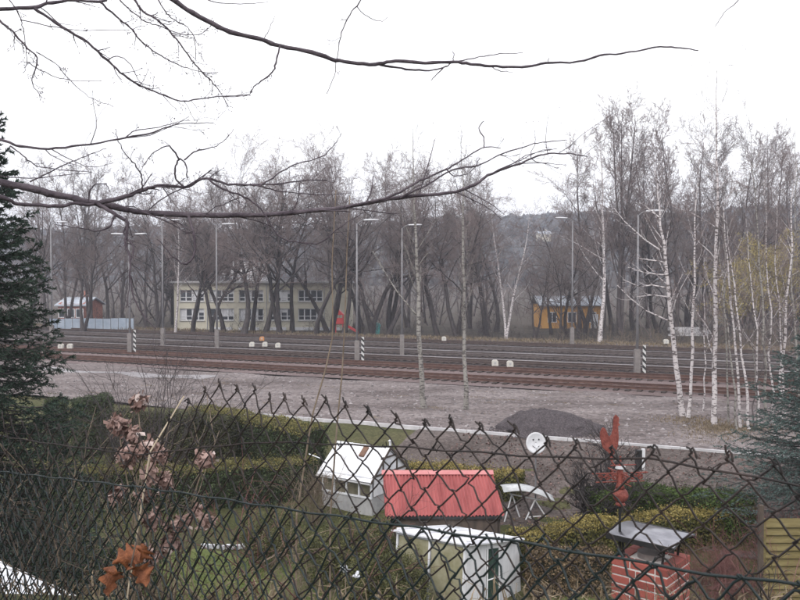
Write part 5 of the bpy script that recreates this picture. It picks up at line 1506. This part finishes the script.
def on_lawn(r, n):
    a = r.random(n) < .6
    x = np.where(a, -7 + 6.6 * r.random(n), 3.4 + 5.6 * r.random(n)); y = np.where(a, 13.4 + 8 * r.random(n), 12.4 + 6.2 * r.random(n)); return at_xy(x, y)
tufts('lawn_grass', M['grass'], 26000, on_lawn, .10, 'short green garden grass', .009)
def on_slope(r, n):
    x = -9 + 18 * r.random(n); y = 2.5 + 14 * r.random(n); return at_xy(x, y)
tufts('slope_grass', M['straw'], 14000, on_slope, .22, 'dry grass on the slope below the fence', .006)
def litter():
    r = np.random.default_rng(77); n = 9000
    s = -10 + 45 * r.random(n); q = 23 + 6.4 * r.random(n)
    c = at_xy(TD[0] * s + TN[0] * q, TD[1] * s + TN[1] * q, .05)
    mb = MB(); mb.leaves(c, .06 + .08 * r.random(n), .7, np.tile(np.array([[0, 0, 1.]]), (n, 1)), .5)
    tag(mb.build('fallen_leaves', M['dead_leaf']), 'brown fallen leaves on the bank below the kerb', None, None, 'stuff')
litter()
def edging():
    r = np.random.default_rng(4)
    t = thing('stone_edging', 'row of small white edging stones on the lawn', 'edging', np.append(gx(222, 548, -1.45), -1.45))
    for i in range(9):
        p = G(203 + i * 5, 547 + r.normal() * .6, -1.45); mb = MB()
        s = .05 + .02 * r.random(); th = np.linspace(0, 2 * math.pi, 7)[:-1]
        mb.prism([p + (s * math.cos(a) * (1 + .2 * r.normal()), s * math.sin(a), -.05) for a in th], (0, 0, .10 + .03 * r.random())); mb.build('stone', M['white_dirty'], t)
edging()

# ------------------------------------------------------------------ chain-link fences on the slope top
def fence(name, label, c0, k, x0, x1, ztop, W, H, rows, mw, rw, tips, wires, seed, zr=None):
    """fence plane y = c0 + k x; ztop(x) is the top of the mesh"""
    r = np.random.default_rng(seed)
    sl = math.sqrt(1 + k * k); nrm = norm([-k, 1, 0])
    ph = r.random(8) * 6.28
    def S(s, h, off=0.0):
        """s metres along the fence from x = 0, h metres below the top"""
        s2 = s + .012 * np.sin(h * 9 + s * 4 + ph[0]) + .008 * np.sin(s * 17 + h * 14 + ph[1])
        x = s2 / sl
        z = ztop(x) - h + .010 * np.sin(s * 11 + ph[2] + h * 5) + .006 * np.sin(s * 29 + ph[3])
        o = off + .02 * np.sin(s * 2.3 + ph[4]) + .010 * np.sin(h * 7 + s * 6 + ph[5])
        return np.stack([x + nrm[0] * o, c0 + k * x + nrm[1] * o, z], -1)
    mid = (x0 + x1) / 2
    t = thing(name, label, 'fence', (mid, c0 + k * mid, T(mid, c0 + k * mid)))
    i0, i1 = int(x0 * sl / (W / 2)), int(x1 * sl / (W / 2))
    for i in range(i0, i1):
        s, h, of = [], [], []
        sag = r.normal() * .004
        if tips:
            e = (i + (i % 2)) * W / 2
            if i % 2:      # rises from the left, wraps once and hooks down to the right
                s += [e + .019 + r.normal() * .003, e + .011, e + .003, e - .003, e + .003, e - .004]; h += [.004 + r.normal() * .005, -.014, -.020, -.012, -.005, .002]; of += [-.004, -.004, 0, .004, 0, .003]
            else:          # rises from the right and ends in a short stub
                s += [e - .012 + r.normal() * .004, e - .004, e + .003, e - .002]; h += [-.024 + r.normal() * .005, -.017, -.008, -.001]; of += [.003, -.002, .003, -.003]
        for kk in range(rows + 1):
            side = (kk + i) % 2
            b = (i + side) * W / 2
            ov = .0035 * (1 if side else -1)
            hh = kk * H / 2
            j1, j2 = r.normal() * .0022, r.normal() * .0022
            d = -1 if side else 1
            if kk: s.append(b + d * .012 + j1); h.append(hh - .012); of.append(-.003)
            s.append(b + ov + j1); h.append(hh + j2 + sag); of.append(.0)
            if kk < rows: s.append(b + d * .012 + j1); h.append(hh + .012); of.append(.003)
        p = S(np.array(s), np.array(h), np.array(of))
        mb = MB(); mb.tubes(p[None], np.full((1, len(p)), rw), 5)
        mb.build('mesh_wire', mw, t, True)
    for fn, rr in wires:
        xs = np.linspace(x0, x1, 90); ss = xs * sl
        p = np.stack([xs, c0 + k * xs, fn(xs)], -1) - nrm * (.006) + np.stack([0 * xs, 0 * xs, .0025 * np.sin(xs * 31 + ph[6])], -1)
        p[:, :2] += nrm[:2] * (.02 * np.sin(ss * 2.3 + ph[4]))[:, None]
        mb = MB(); mb.tubes(p[None], np.full((1, 90), rr), 6); wo = mb.build('tension_wire', mw, t, True)
        # binding twists where the wire holds the mesh
        mb = MB()
        for xk in np.arange(x0 + .05, x1, W / sl * 2):
            c = np.array([xk, c0 + k * xk, float(fn(np.array([xk]))[0])]); c[:2] += nrm[:2] * (.02 * math.sin(xk * sl * 2.3 + ph[4]) - .006)
            th = np.linspace(0, 7, 14)
            mb.tube(np.stack([c[0] + np.linspace(-.007, .007, 14), c[1] + .0055 * np.cos(th), c[2] + .0055 * np.sin(th)], -1), .0017, 4)
            mb.tube([c + (.006, 0, .004), c + (.012 + .006 * r.normal(), -.004, .016)], .0014, 4)
        mb.build('binding_wires', mw, wo)
    for x in (x0 - .02, x1 + .02):
        y = c0 + k * x; mb = MB(); mb.tube([(x, y, T(x, y) - .3), (x, y, float(ztop(np.array([x]))[0]) + .05)], .024, 10); mb.build('post', mw, t)
zA = 6 - .425
fence('old_chain_link_fence', 'weathered dark chain-link fence with open wire tips along its top', 2.45, -.75, -2.75, 1.55, lambda x: zA - .012 * np.sin(x * 3.1) - .26 * sm(.72, 1.15, -x),   .098, .106, 19, M['wire_dark'], .0029, True,
      [(lambda x: np.interp(x, [-2.7, -1.6, -1.1, -.7, -.46, 0, .45, .62, .78, .9, 1.6], [5.20, 5.24, 5.27, 5.37, 5.425, 5.485, 5.525, 5.552, 5.545, 5.533, 5.52]), .0030)], 31)
fence('green_chain_link_fence', 'green plastic-coated chain-link fence nearer the camera', 1.96, -.93, -2.55, 1.25,
      lambda x: np.interp(x, [-2.6, -1.87, -1.0, -.44, -.02, .3, .55, .68, 1.3], [5.03, 5.11, 5.242, 5.328, 5.396, 5.443, 5.467, 5.487, 5.50]), .085, .10, 16, M['pvc_green'], .0028, False,
      [(lambda x: np.interp(x, [-2.6, -1.87, -1.0, -.44, -.02, .3, .55, .68, 1.3], [5.03, 5.11, 5.242, 5.328, 5.396, 5.443, 5.467, 5.487, 5.50]) - .004, .0030)], 32)

# ------------------------------------------------------------------ overhanging bare tree: trunk out of frame at left, branches traced
def overhang():
    bx, by = -4.6, 4.6; bz = T(bx, by)
    t = thing('overhanging_tree', 'dark bare tree whose branches hang in from the left across the sky', 'tree', (bx, by, bz))
    mb = MB(); tr = np.array([(bx, by, bz - .3), (bx - .05, by, bz + 1.2), (bx + .03, by + .05, bz + 2.5), (bx - .02, by, bz + 4), (bx, by, bz + 7)])
    mb.tube(tr, [.24, .19, .17, .14, .05], 14); mb.build('trunk', M['fg_bark'], t, True)
    r = np.random.default_rng(12)
    def smooth(p, n):
        t_ = np.linspace(0, len(p) - 1, n); idx = np.arange(len(p)); p = np.asarray(p, float)
        # Catmull-Rom through the traced points
        i = np.clip(t_.astype(int), 0, len(p) - 2); f = (t_ - i)[:, None]
        p0 = p[np.maximum(i - 1, 0)]; p1 = p[i]; p2 = p[i + 1]; p3 = p[np.minimum(i + 2, len(p) - 1)]
        return .5 * (2 * p1 + (p2 - p0) * f + (2 * p0 - 5 * p1 + 4 * p2 - p3) * f ** 2 + (3 * p1 - p0 - 3 * p2 + p3) * f ** 3)
    def br(px, d0, d1, w0, w1, par, name='branch', tw=0, from_trunk=None):
        """px traced photo points, depth d0 -> d1, widths in photo pixels"""
        n0 = len(px); ds = np.linspace(d0, d1, n0)
        p = [P(u, v, d) for (u, v), d in zip(px, ds)]
        ws = np.linspace(w0 * .78, w1 * .72, n0) / 2 / F * ds
        if from_trunk is not None:
            p = [np.array([bx, by, from_trunk])] + p; ws = np.concatenate([[ws[0] * 1.35], ws])
        n = max(8, len(p) * 4)
        q = smooth(p, n); q[1:-1] += r.normal(size=(n - 2, 3)) * .0022
        rr = np.interp(np.linspace(0, len(ws) - 1, n), np.arange(len(ws)), ws)
        rr = rr * (1 + .10 * r.normal(size=n).clip(-1, 1.6))
        mb = MB(); mb.tubes(q[None], rr[None], 8 if w0 > 3 else 6); o = mb.build(name, M['fg_bark'], par, True)
        if tw:
            mb = MB(); f0 = .3 if from_trunk is not None else .12
            o2, d2, L2, rb = sprout(r, q[None], rr[None], tw, f0, 1.0, R(25), R(65), .10, .3, .5)
            L2 = np.clip(L2, .05, .38) * (.5 + .9 * r.random(len(L2)))
            p2 = walk(r, o2, d2, L2, 6, .16, .02); r2 = np.clip(rads(rb, 6, .4), .0011, .0035); mb.tubes(p2, r2, 4)
            o3, d3, L3, rb = sprout(r, p2, r2, 3, .3, 1, R(25), R(60), .5, .3, .6); p3 = walk(r, o3, d3, L3, 5, .2, 0); mb.tubes(p3, np.clip(rads(rb, 5, .5), .0009, .002), 3)
            # buds
            e = np.concatenate([p2[:, -1], p3[:, -1], q[-1:]]); dd = norm(np.concatenate([p2[:, -1] - p2[:, -2], p3[:, -1] - p3[:, -2], q[-1:] - q[-2:-1]]))
            bp = np.stack([e - dd * .002, e + dd * .004, e + dd * .010], 1); mb.tubes(bp, np.tile(np.array([[.0012, .0026, .0004]]), (len(e), 1)), 5)
            mb.build('twigs', M['fg_bark'], o, True)
        return o
    Tz = bz
    # the great lower limb and its forks
    main = br([(-60, 168), (0, 182), (25, 187), (51, 193.5), (75, 199), (94, 203), (120, 208), (142, 212), (186, 215), (230, 215), (270, 214.5), (310, 211), (345, 207), (375, 202), (405, 197), (449, 193), (476, 184), (489, 175), (516, 165), (530, 159), (543, 154.5), (564, 153.5), (587, 156.5)],
              4.6, 5.6, 10, 1.3, t, tw=22, from_trunk=6.1)
    br([(94, 203), (118, 199), (138, 192), (150, 188), (165, 185), (186, 187), (206, 178), (229, 184), (270, 184), (300, 181), (326, 180)], 4.75, 5.2, 6, 1.2, main, tw=22)
    br([(-60, 192), (0, 197), (20, 204), (54, 206), (78, 204), (104, 206)], 4.5, 4.8, 6, 4, main)
    br([(98, 204), (115, 214), (128, 224), (125, 241), (130, 259), (130, 278), (138, 308), (155, 328)], 4.75, 4.5, 5, 1.2, main, tw=14)
    br([(128, 224), (124, 234), (133, 247), (131, 262), (129, 285), (128, 305)], 4.7, 4.55, 3, 1, main, tw=3)
    br([(188, 215), (193, 231), (195, 246), (193, 258), (186, 264), (178, 261), (169, 253), (158, 240)], 4.85, 4.7, 4, 1.2, main, tw=4)
    br([(115, 214), (110, 226), (97, 231), (80, 228), (62, 226)], 4.7, 4.5, 2.8, 1.0, main, tw=4)
    br([(142, 212), (168, 222), (186, 232), (200, 233)], 4.8, 4.9, 2.2, .9, main, tw=3)
    br([(184, 187), (176, 179), (175, 168), (180, 159), (186, 166), (187, 180)], 4.85, 4.8, 2.8, 1.8, main)
    br([(180, 160), (172, 149), (166, 146), (152, 154), (143, 166)], 4.8, 4.7, 2.4, 1, main, tw=2)
    br([(184, 160), (196, 151), (207, 149), (220, 144), (233, 130)], 4.8, 4.9, 2.2, .8, main, tw=3)
    br([(142, 190), (142, 178), (136, 166), (126, 155), (118, 141), (116, 130)], 4.75, 4.6, 2.4, .8, main, tw=3)
    br([(88, 202), (90, 190), (97, 184), (106, 184), (110, 192)], 4.7, 4.7, 2.0, 1, main)
    br([(206, 178), (225, 190), (243, 196), (262, 210), (280, 237), (307, 243), (321, 242), (345, 224), (365, 212)], 4.9, 5.0, 3, 1, main, tw=5)
    br([(260, 186), (280, 173), (294, 165), (321, 157), (333, 146), (341, 134)], 5.0, 5.2, 2.2, .8, main, tw=4)
    br([(250, 184), (270, 189), (287, 192), (324, 195), (350, 193)], 5.0, 5.2, 2.2, .8, main, tw=3)
    br([(345, 207), (388, 197), (419, 181), (446, 169), (462, 160), (484, 147), (500, 148)], 5.1, 5.5, 3.4, 1.2, main, tw=5)
    br([(484, 147), (484, 139), (479, 128), (484, 121)], 5.45, 5.5, 1.8, 1.2, main)
    br([(400, 198), (425, 186), (452, 170), (479, 165), (503, 153.5), (530, 145), (545, 142), (566, 140)], 5.2, 5.6, 2.8, 1.1, main, tw=4)
    br([(446, 169), (455, 176), (470, 172), (480, 158)], 5.3, 5.4, 1.6, .9, main)
    # middle left sprays
    midb = br([(-60, 128), (0, 140), (20, 146), (50, 148.5), (85, 145), (125, 138), (150, 133), (165, 128), (180, 124), (212, 123)], 4.4, 4.8, 4, 1, t, tw=8, from_trunk=6.6)
    br([(125, 138), (135, 131), (160, 127), (180, 122)], 4.7, 4.8, 1.8, .9, midb, tw=2)
    br([(10, 146), (25, 157), (38, 166), (60, 170), (90, 172)], 4.45, 4.5, 2.2, .9, midb, tw=4)
    br([(30, 182), (50, 172), (70, 163), (90, 154), (105, 149)], 4.5, 4.6, 1.8, .8, midb, tw=3)
    br([(0, 176), (30, 178), (60, 175), (90, 173)], 4.5, 4.6, 1.6, .8, midb, tw=2)
    # upper left
    t1 = br([(-60, 14), (0, 9), (34, 7.5), (50, 3), (75, 0), (101, 1.5), (112, -6)], 4.3, 4.6, 6, 3, t, tw=4, from_trunk=7.6)
    br([(34, 8), (57, 24), (85, 41), (107, 60), (125, 76), (140, 85), (158, 93), (181, 101), (200, 99), (228, 96), (248, 95)], 4.4, 4.9, 4, 1.0, t1, tw=20)
    br([(107, 60), (118, 56), (130, 64), (138, 80), (150, 92)], 4.6, 4.7, 1.4, .8, t1)
    br([(100, 2), (118, 18), (130, 27), (142, 42), (160, 55), (174, 63), (190, 69), (216, 74)], 4.5, 4.8, 2.8, .9, t1, tw=16)
    br([(-40, -10), (0, 21), (12, 31), (25, 46), (37, 57), (35, 70), (32, 82), (41, 97)], 4.2, 4.4, 3.4, 1, t1, tw=14)
    br([(27, 62), (45, 72), (65, 80), (100, 81)], 4.35, 4.5, 1.4, .7, t1, tw=2)
    br([(36, 52), (55, 63), (70, 80), (90, 97), (112, 106)], 4.35, 4.5, 1.4, .7, t1, tw=3)
    br([(8, -4), (20, 18), (24, 34), (27, 60), (24, 72)], 4.3, 4.4, 1.6, .8, t1, tw=2)
    br([(20, 20), (50, 26), (80, 30), (128, 30)], 4.3, 4.5, 1.4, .7, t1, tw=3)
    t2 = br([(-60, -60), (60, -40), (130, -22), (168, -3), (185, 8), (210, 23), (235, 33), (262, 40), (280, 46), (313, 53), (336, 60), (354, 63), (378, 64), (393, 61), (430, 63), (453, 62), (470, 64), (490, 66), (515, 67), (530, 66), (548, 63), (581, 61), (602, 55), (626, 53), (659, 47), (680, 48), (698, 50.5)],
            4.6, 6.0, 7.5, 1.7, t, tw=0, from_trunk=8.2)
    br([(378, 64), (400, 68), (422, 70.5), (443, 68), (453, 62)], 5.3, 5.5, 3, 1.6, t2)
    br([(443, 68), (437, 74), (431, 80)], 5.4, 5.4, 1.8, 1, t2)
    br([(453, 62), (480, 57), (500, 53.5), (523, 53)], 5.5, 5.6, 1.6, .9, t2)
    br([(452, 62), (454, 55), (452, 51)], 5.5, 5.5, 1.4, .9, t2)
    br([(280, 46), (276, 62), (272, 73), (260, 82), (254, 86), (248, 95), (225, 97)], 5.0, 4.9, 2.6, 1, t2, tw=4)
    br([(262, 40), (268, 32), (275, 16)], 5.0, 5.0, 1.2, .7, t2)
    br([(490, 66), (500, 71), (513, 72)], 5.6, 5.6, 1.4, .8, t2)
    br([(548, 63), (549, 58)], 5.7, 5.7, 1.2, .8, t2)
    br([(120, -20), (133, -2), (142, 10), (160, 22), (174, 36), (190, 58), (200, 70), (212, 82), (222, 95), (228, 106)], 4.7, 4.9, 3.4, .9, t2, tw=20)
    br([(150, -14), (163, 8), (172, 18), (190, 30), (195, 44), (196, 60)], 4.7, 4.9, 1.8, .8, t2, tw=14)
    br([(110, -12), (128, 8), (146, 22), (160, 26), (180, 34), (200, 34), (212, 25)], 4.7, 4.9, 1.8, .8, t2, tw=16)
    br([(370, -14), (360, 1), (350, 15), (341, 35), (337, 58), (334, 78), (327, 93)], 5.2, 5.3, 2.0, .9, t2, tw=3)
    br([(357, 6), (365, 15), (380, 21), (388, 17)], 5.2, 5.3, 1.2, .7, t2)
    br([(190, -8), (215, 2), (240, 4), (268, 2)], 4.9, 5.1, 1.4, .7, t2)
    br([(748, -8), (739, 0), (724, 13), (715, 27)], 5.6, 5.7, 1.4, .8, t2)
overhang()

# ------------------------------------------------------------------ plants close to the fence
def stems_plant():
    y = 6.5; x = at(338, y); z = T(x, y)
    t = thing('tall_weed', 'two tall thin brown stems crossing in front of the yard', 'weed', (x, y, z))
    for k, px in enumerate(([(296, 520), (312, 416), (325, 372), (333, 335), (332, 262), (336, 190)], [(330, 520), (337, 425), (342, 375), (345, 320), (347, 250), (350, 196)])):
        p = [P(u, v, y + .1 * k) for u, v in px]; p = [np.array([p[0][0], p[0][1], T(p[0][0], p[0][1]) - .05])] + p
        n = 24; tt = np.linspace(0, len(p) - 1, n); q = np.stack([np.interp(tt, np.arange(len(p)), [c[j] for c in p]) for j in range(3)], -1)
        mb = MB(); mb.tube(q, np.linspace(.010, .004, n), 6); mb.build('stem', M['cane'], t, True)
stems_plant()

def petals(mb, c, rad, n, r, size=.028):
    """a dried flower head: curled two-facet petals round a ball"""
    d = norm(r.normal(size=(n, 3))); c = c + d * (rad * (.45 + .6 * r.random(n)))[:, None]
    a = norm(np.cross(d, r.normal(size=(n, 3)))); b = np.cross(d, a)
    s = (size * (.6 + .7 * r.random(n)))[:, None]; d2 = d * s * .4 * (r.random((n, 1)) * 1.6 - .3)
    v = np.stack([c - a * s * .45, c + b * s * .45, c + a * s * .45, c - b * s * .5, c + a * s * .1 + d2 * 1.8 + b * s * .9, c - a * s * .5 + b * s * .7 + d2 * 1.5], 1)
    i = np.arange(n)[:, None] * 6
    mb.add(v, np.concatenate([i + np.array([[0, 3, 2, 1]]), i + np.array([[0, 1, 4, 5]])]))
def hydrangea():
    r = np.random.default_rng(15); y0 = 3.7; x0 = at(150, y0)
    t = thing('dried_hydrangea', 'hydrangea with dried pinkish brown flower heads behind the fence', 'plant', (x0, y0, T(x0, y0)))
    heads = [(138, 403, 3.8, .045), (118, 424, 3.7, .045), (132, 436, 3.7, .04), (147, 447, 3.6, .035), (128, 456, 3.6, .05), (158, 456, 3.6, .035), (150, 474, 3.5, .03), (165, 482, 3.5, .035), (145, 496, 3.5, .03),
             (205, 460, 3.6, .05), (153, 520, 3.4, .04), (178, 526, 3.4, .05), (168, 545, 3.4, .04), (206, 522, 3.4, .026), (196, 512, 3.5, .02), (150, 556, 3.3, .03), (116, 495, 3.4, .02)]
    for u, v, d, rad in heads:
        c = P(u, v, d); mb = MB(); petals(mb, c, rad, 70, r); h = mb.build('flower_head', M['petal'], t)
        q = np.array([x0 + r.normal() * .12, y0 + r.normal() * .08, 0]); q[2] = T(q[0], q[1]) - .03
        m = (q + c) / 2 + np.array([r.normal() * .04, r.normal() * .04, .05])
        tt = np.linspace(0, 1, 9)[:, None]; p = (1 - tt) ** 2 * q + 2 * tt * (1 - tt) * m + tt ** 2 * c
        mb = MB(); mb.tube(p, np.linspace(.0048, .0028, 9), 5); mb.build('stem', M['cane'], t, True)
hydrangea()
def orange_leaf():
    c = P(126, 566, 2.3); r = np.random.default_rng(5)
    t = thing('oak_twig', 'orange-brown curled dead leaves on a twig at lower left', 'leaves', (c[0], 2.6, T(c[0], 2.6)))
    mb = MB(); mb.tube([(c[0] + .02, 2.6, T(c[0], 2.6) - .03), (c[0] + .05, 2.5, c[2] - .2), c + (.01, 0, -.02), c + (.03, 0, .07)], [.005, .004, .003, .002], 5); mb.build('stem', M['cane_dark'], t, True)
    for (du, dv, L, ang, tw) in ((-2, -6, .085, 20, .5), (10, 8, .08, -50, -.4), (-12, 14, .07, -120, .9), (14, -10, .06, 70, .2)):
        o = P(126 + du, 566 + dv, 2.3); a = R(ang); ax = np.array([math.cos(a), .2, math.sin(a)]); ax = norm(ax); sd = norm(np.cross(ax, [tw, -1, .2])); nn = np.cross(ax, sd)
        n = 18; v = []
        for i in range(n + 1):
            f = i / n; w = .030 * math.sin(math.pi * min(1, f * .94 + .03)) * (1 + .42 * math.sin(f * 21 + tw * 3))
            for s in (-1, -.5, 0, .5, 1): v.append(o + ax * L * (f - .4) + sd * w * s + nn * (.022 * abs(s) ** 1.5 * math.sin(f * 3 + tw) + .014 * math.sin(f * 4 + s)))
        mb = MB(); mb.add(v, [[i * 5 + j, i * 5 + j + 1, i * 5 + j + 6, i * 5 + j + 5] for i in range(n) for j in range(4)]); mb.build('leaf', M['orange_leaf'], t, True)
orange_leaf()
def white_flower():
    y = 3.0; c = P(345, 569, y); r = np.random.default_rng(2)
    t = thing('dried_white_flower', 'small whitish dried flower head on a thin stem below the hut', 'flower', (c[0], y, T(c[0], y)))
    mb = MB(); petals(mb, c, .010, 22, r, .014); petals(mb, P(356, 576, y), .007, 12, r, .014); mb.build('flower_head', M['white_dirty'], t)
    mb = MB(); mb.tube([(c[0] + .01, y, T(c[0], y) - .03), (c[0] + .012, y, c[2] - .4), c], [.003, .0025, .0018], 5); mb.tube([c + (0, 0, -.03), P(356, 576, y)], .0015, 4); mb.build('stem', M['cane'], t, True)
white_flower()
def stick():
    a, b = P(150, 452, 3.4), P(184, 396, 3.5); q = a - (b - a) * 1.0; q[2] = T(q[0], q[1]) - .05
    t = thing('garden_cane', 'pale bare cane leaning among the dried flower heads', 'cane', tuple(q))
    mb = MB(); mb.tube([q, a, b], [.004, .004, .003], 6); mb.build('shaft', M['straw_stick'], t)
M['straw_stick'] = mat('pale_cane', (.34, .28, .2), (.45, .38, .29), scale=20)
stick()
# bramble canes in front of and behind the fence
BR = [(-2.15, 4.4, 1.25, 10, .5, 'cane', 'tangle of pale bramble canes at the far left behind the fence'),
      (-1.6, 3.9, 1.05, 9, .6, 'cane_dark', 'dark bramble tangle left of the dried hydrangea'),
      (-1.15, 3.7, .9, 11, .6, 'cane', 'bramble canes tangled round the dried hydrangea'),
      (-.75, 4.6, 1.0, 8, .5, 'cane_red', 'reddish canes right of the dried hydrangea'),
      (-2.45, 5.2, 1.3, 8, .45, 'cane_dark', 'tall dark canes beside the white shed roof'),
      (1.55, 3.9, .5, 10, .5, 'cane_dark', 'low dark canes at the lower right behind the fence'),
      (2.5, 5.4, .95, 12, .45, 'cane_red', 'reddish canes in front of the louvred panel')]
for i, (x, y, h, n, sp, m, lab) in enumerate(BR):
    shrub('bramble', lab, x, y, h, n, sp, M[m], 400 + i, r0=.0042, rmin=.0014, lv2=5, lv3=3, group='brambles along the fence', base_r=.2, up=-.03)

# ------------------------------------------------------------------ haze: even air round the whole scene
def haze():
    mb = MB(); mb.box((0, 480, 60), (3400, 2400, 150))
    m = bpy.data.materials.new('haze'); m.use_nodes = True
    ns, ln = m.node_tree.nodes, m.node_tree.links
    for n in list(ns): ns.remove(n)
    o = ns.new('ShaderNodeOutputMaterial'); v = ns.new('ShaderNodeVolumePrincipled')
    v.inputs['Color'].default_value = (.80, .85, .98, 1); v.inputs['Density'].default_value = .0007; v.inputs['Anisotropy'].default_value = .2
    ln.new(v.outputs[0], o.inputs['Volume'])
    ob = mb.build('haze', m); tag(ob, 'thin pale haze in the air', None, None, 'stuff')
HAZE = True
if HAZE: haze()
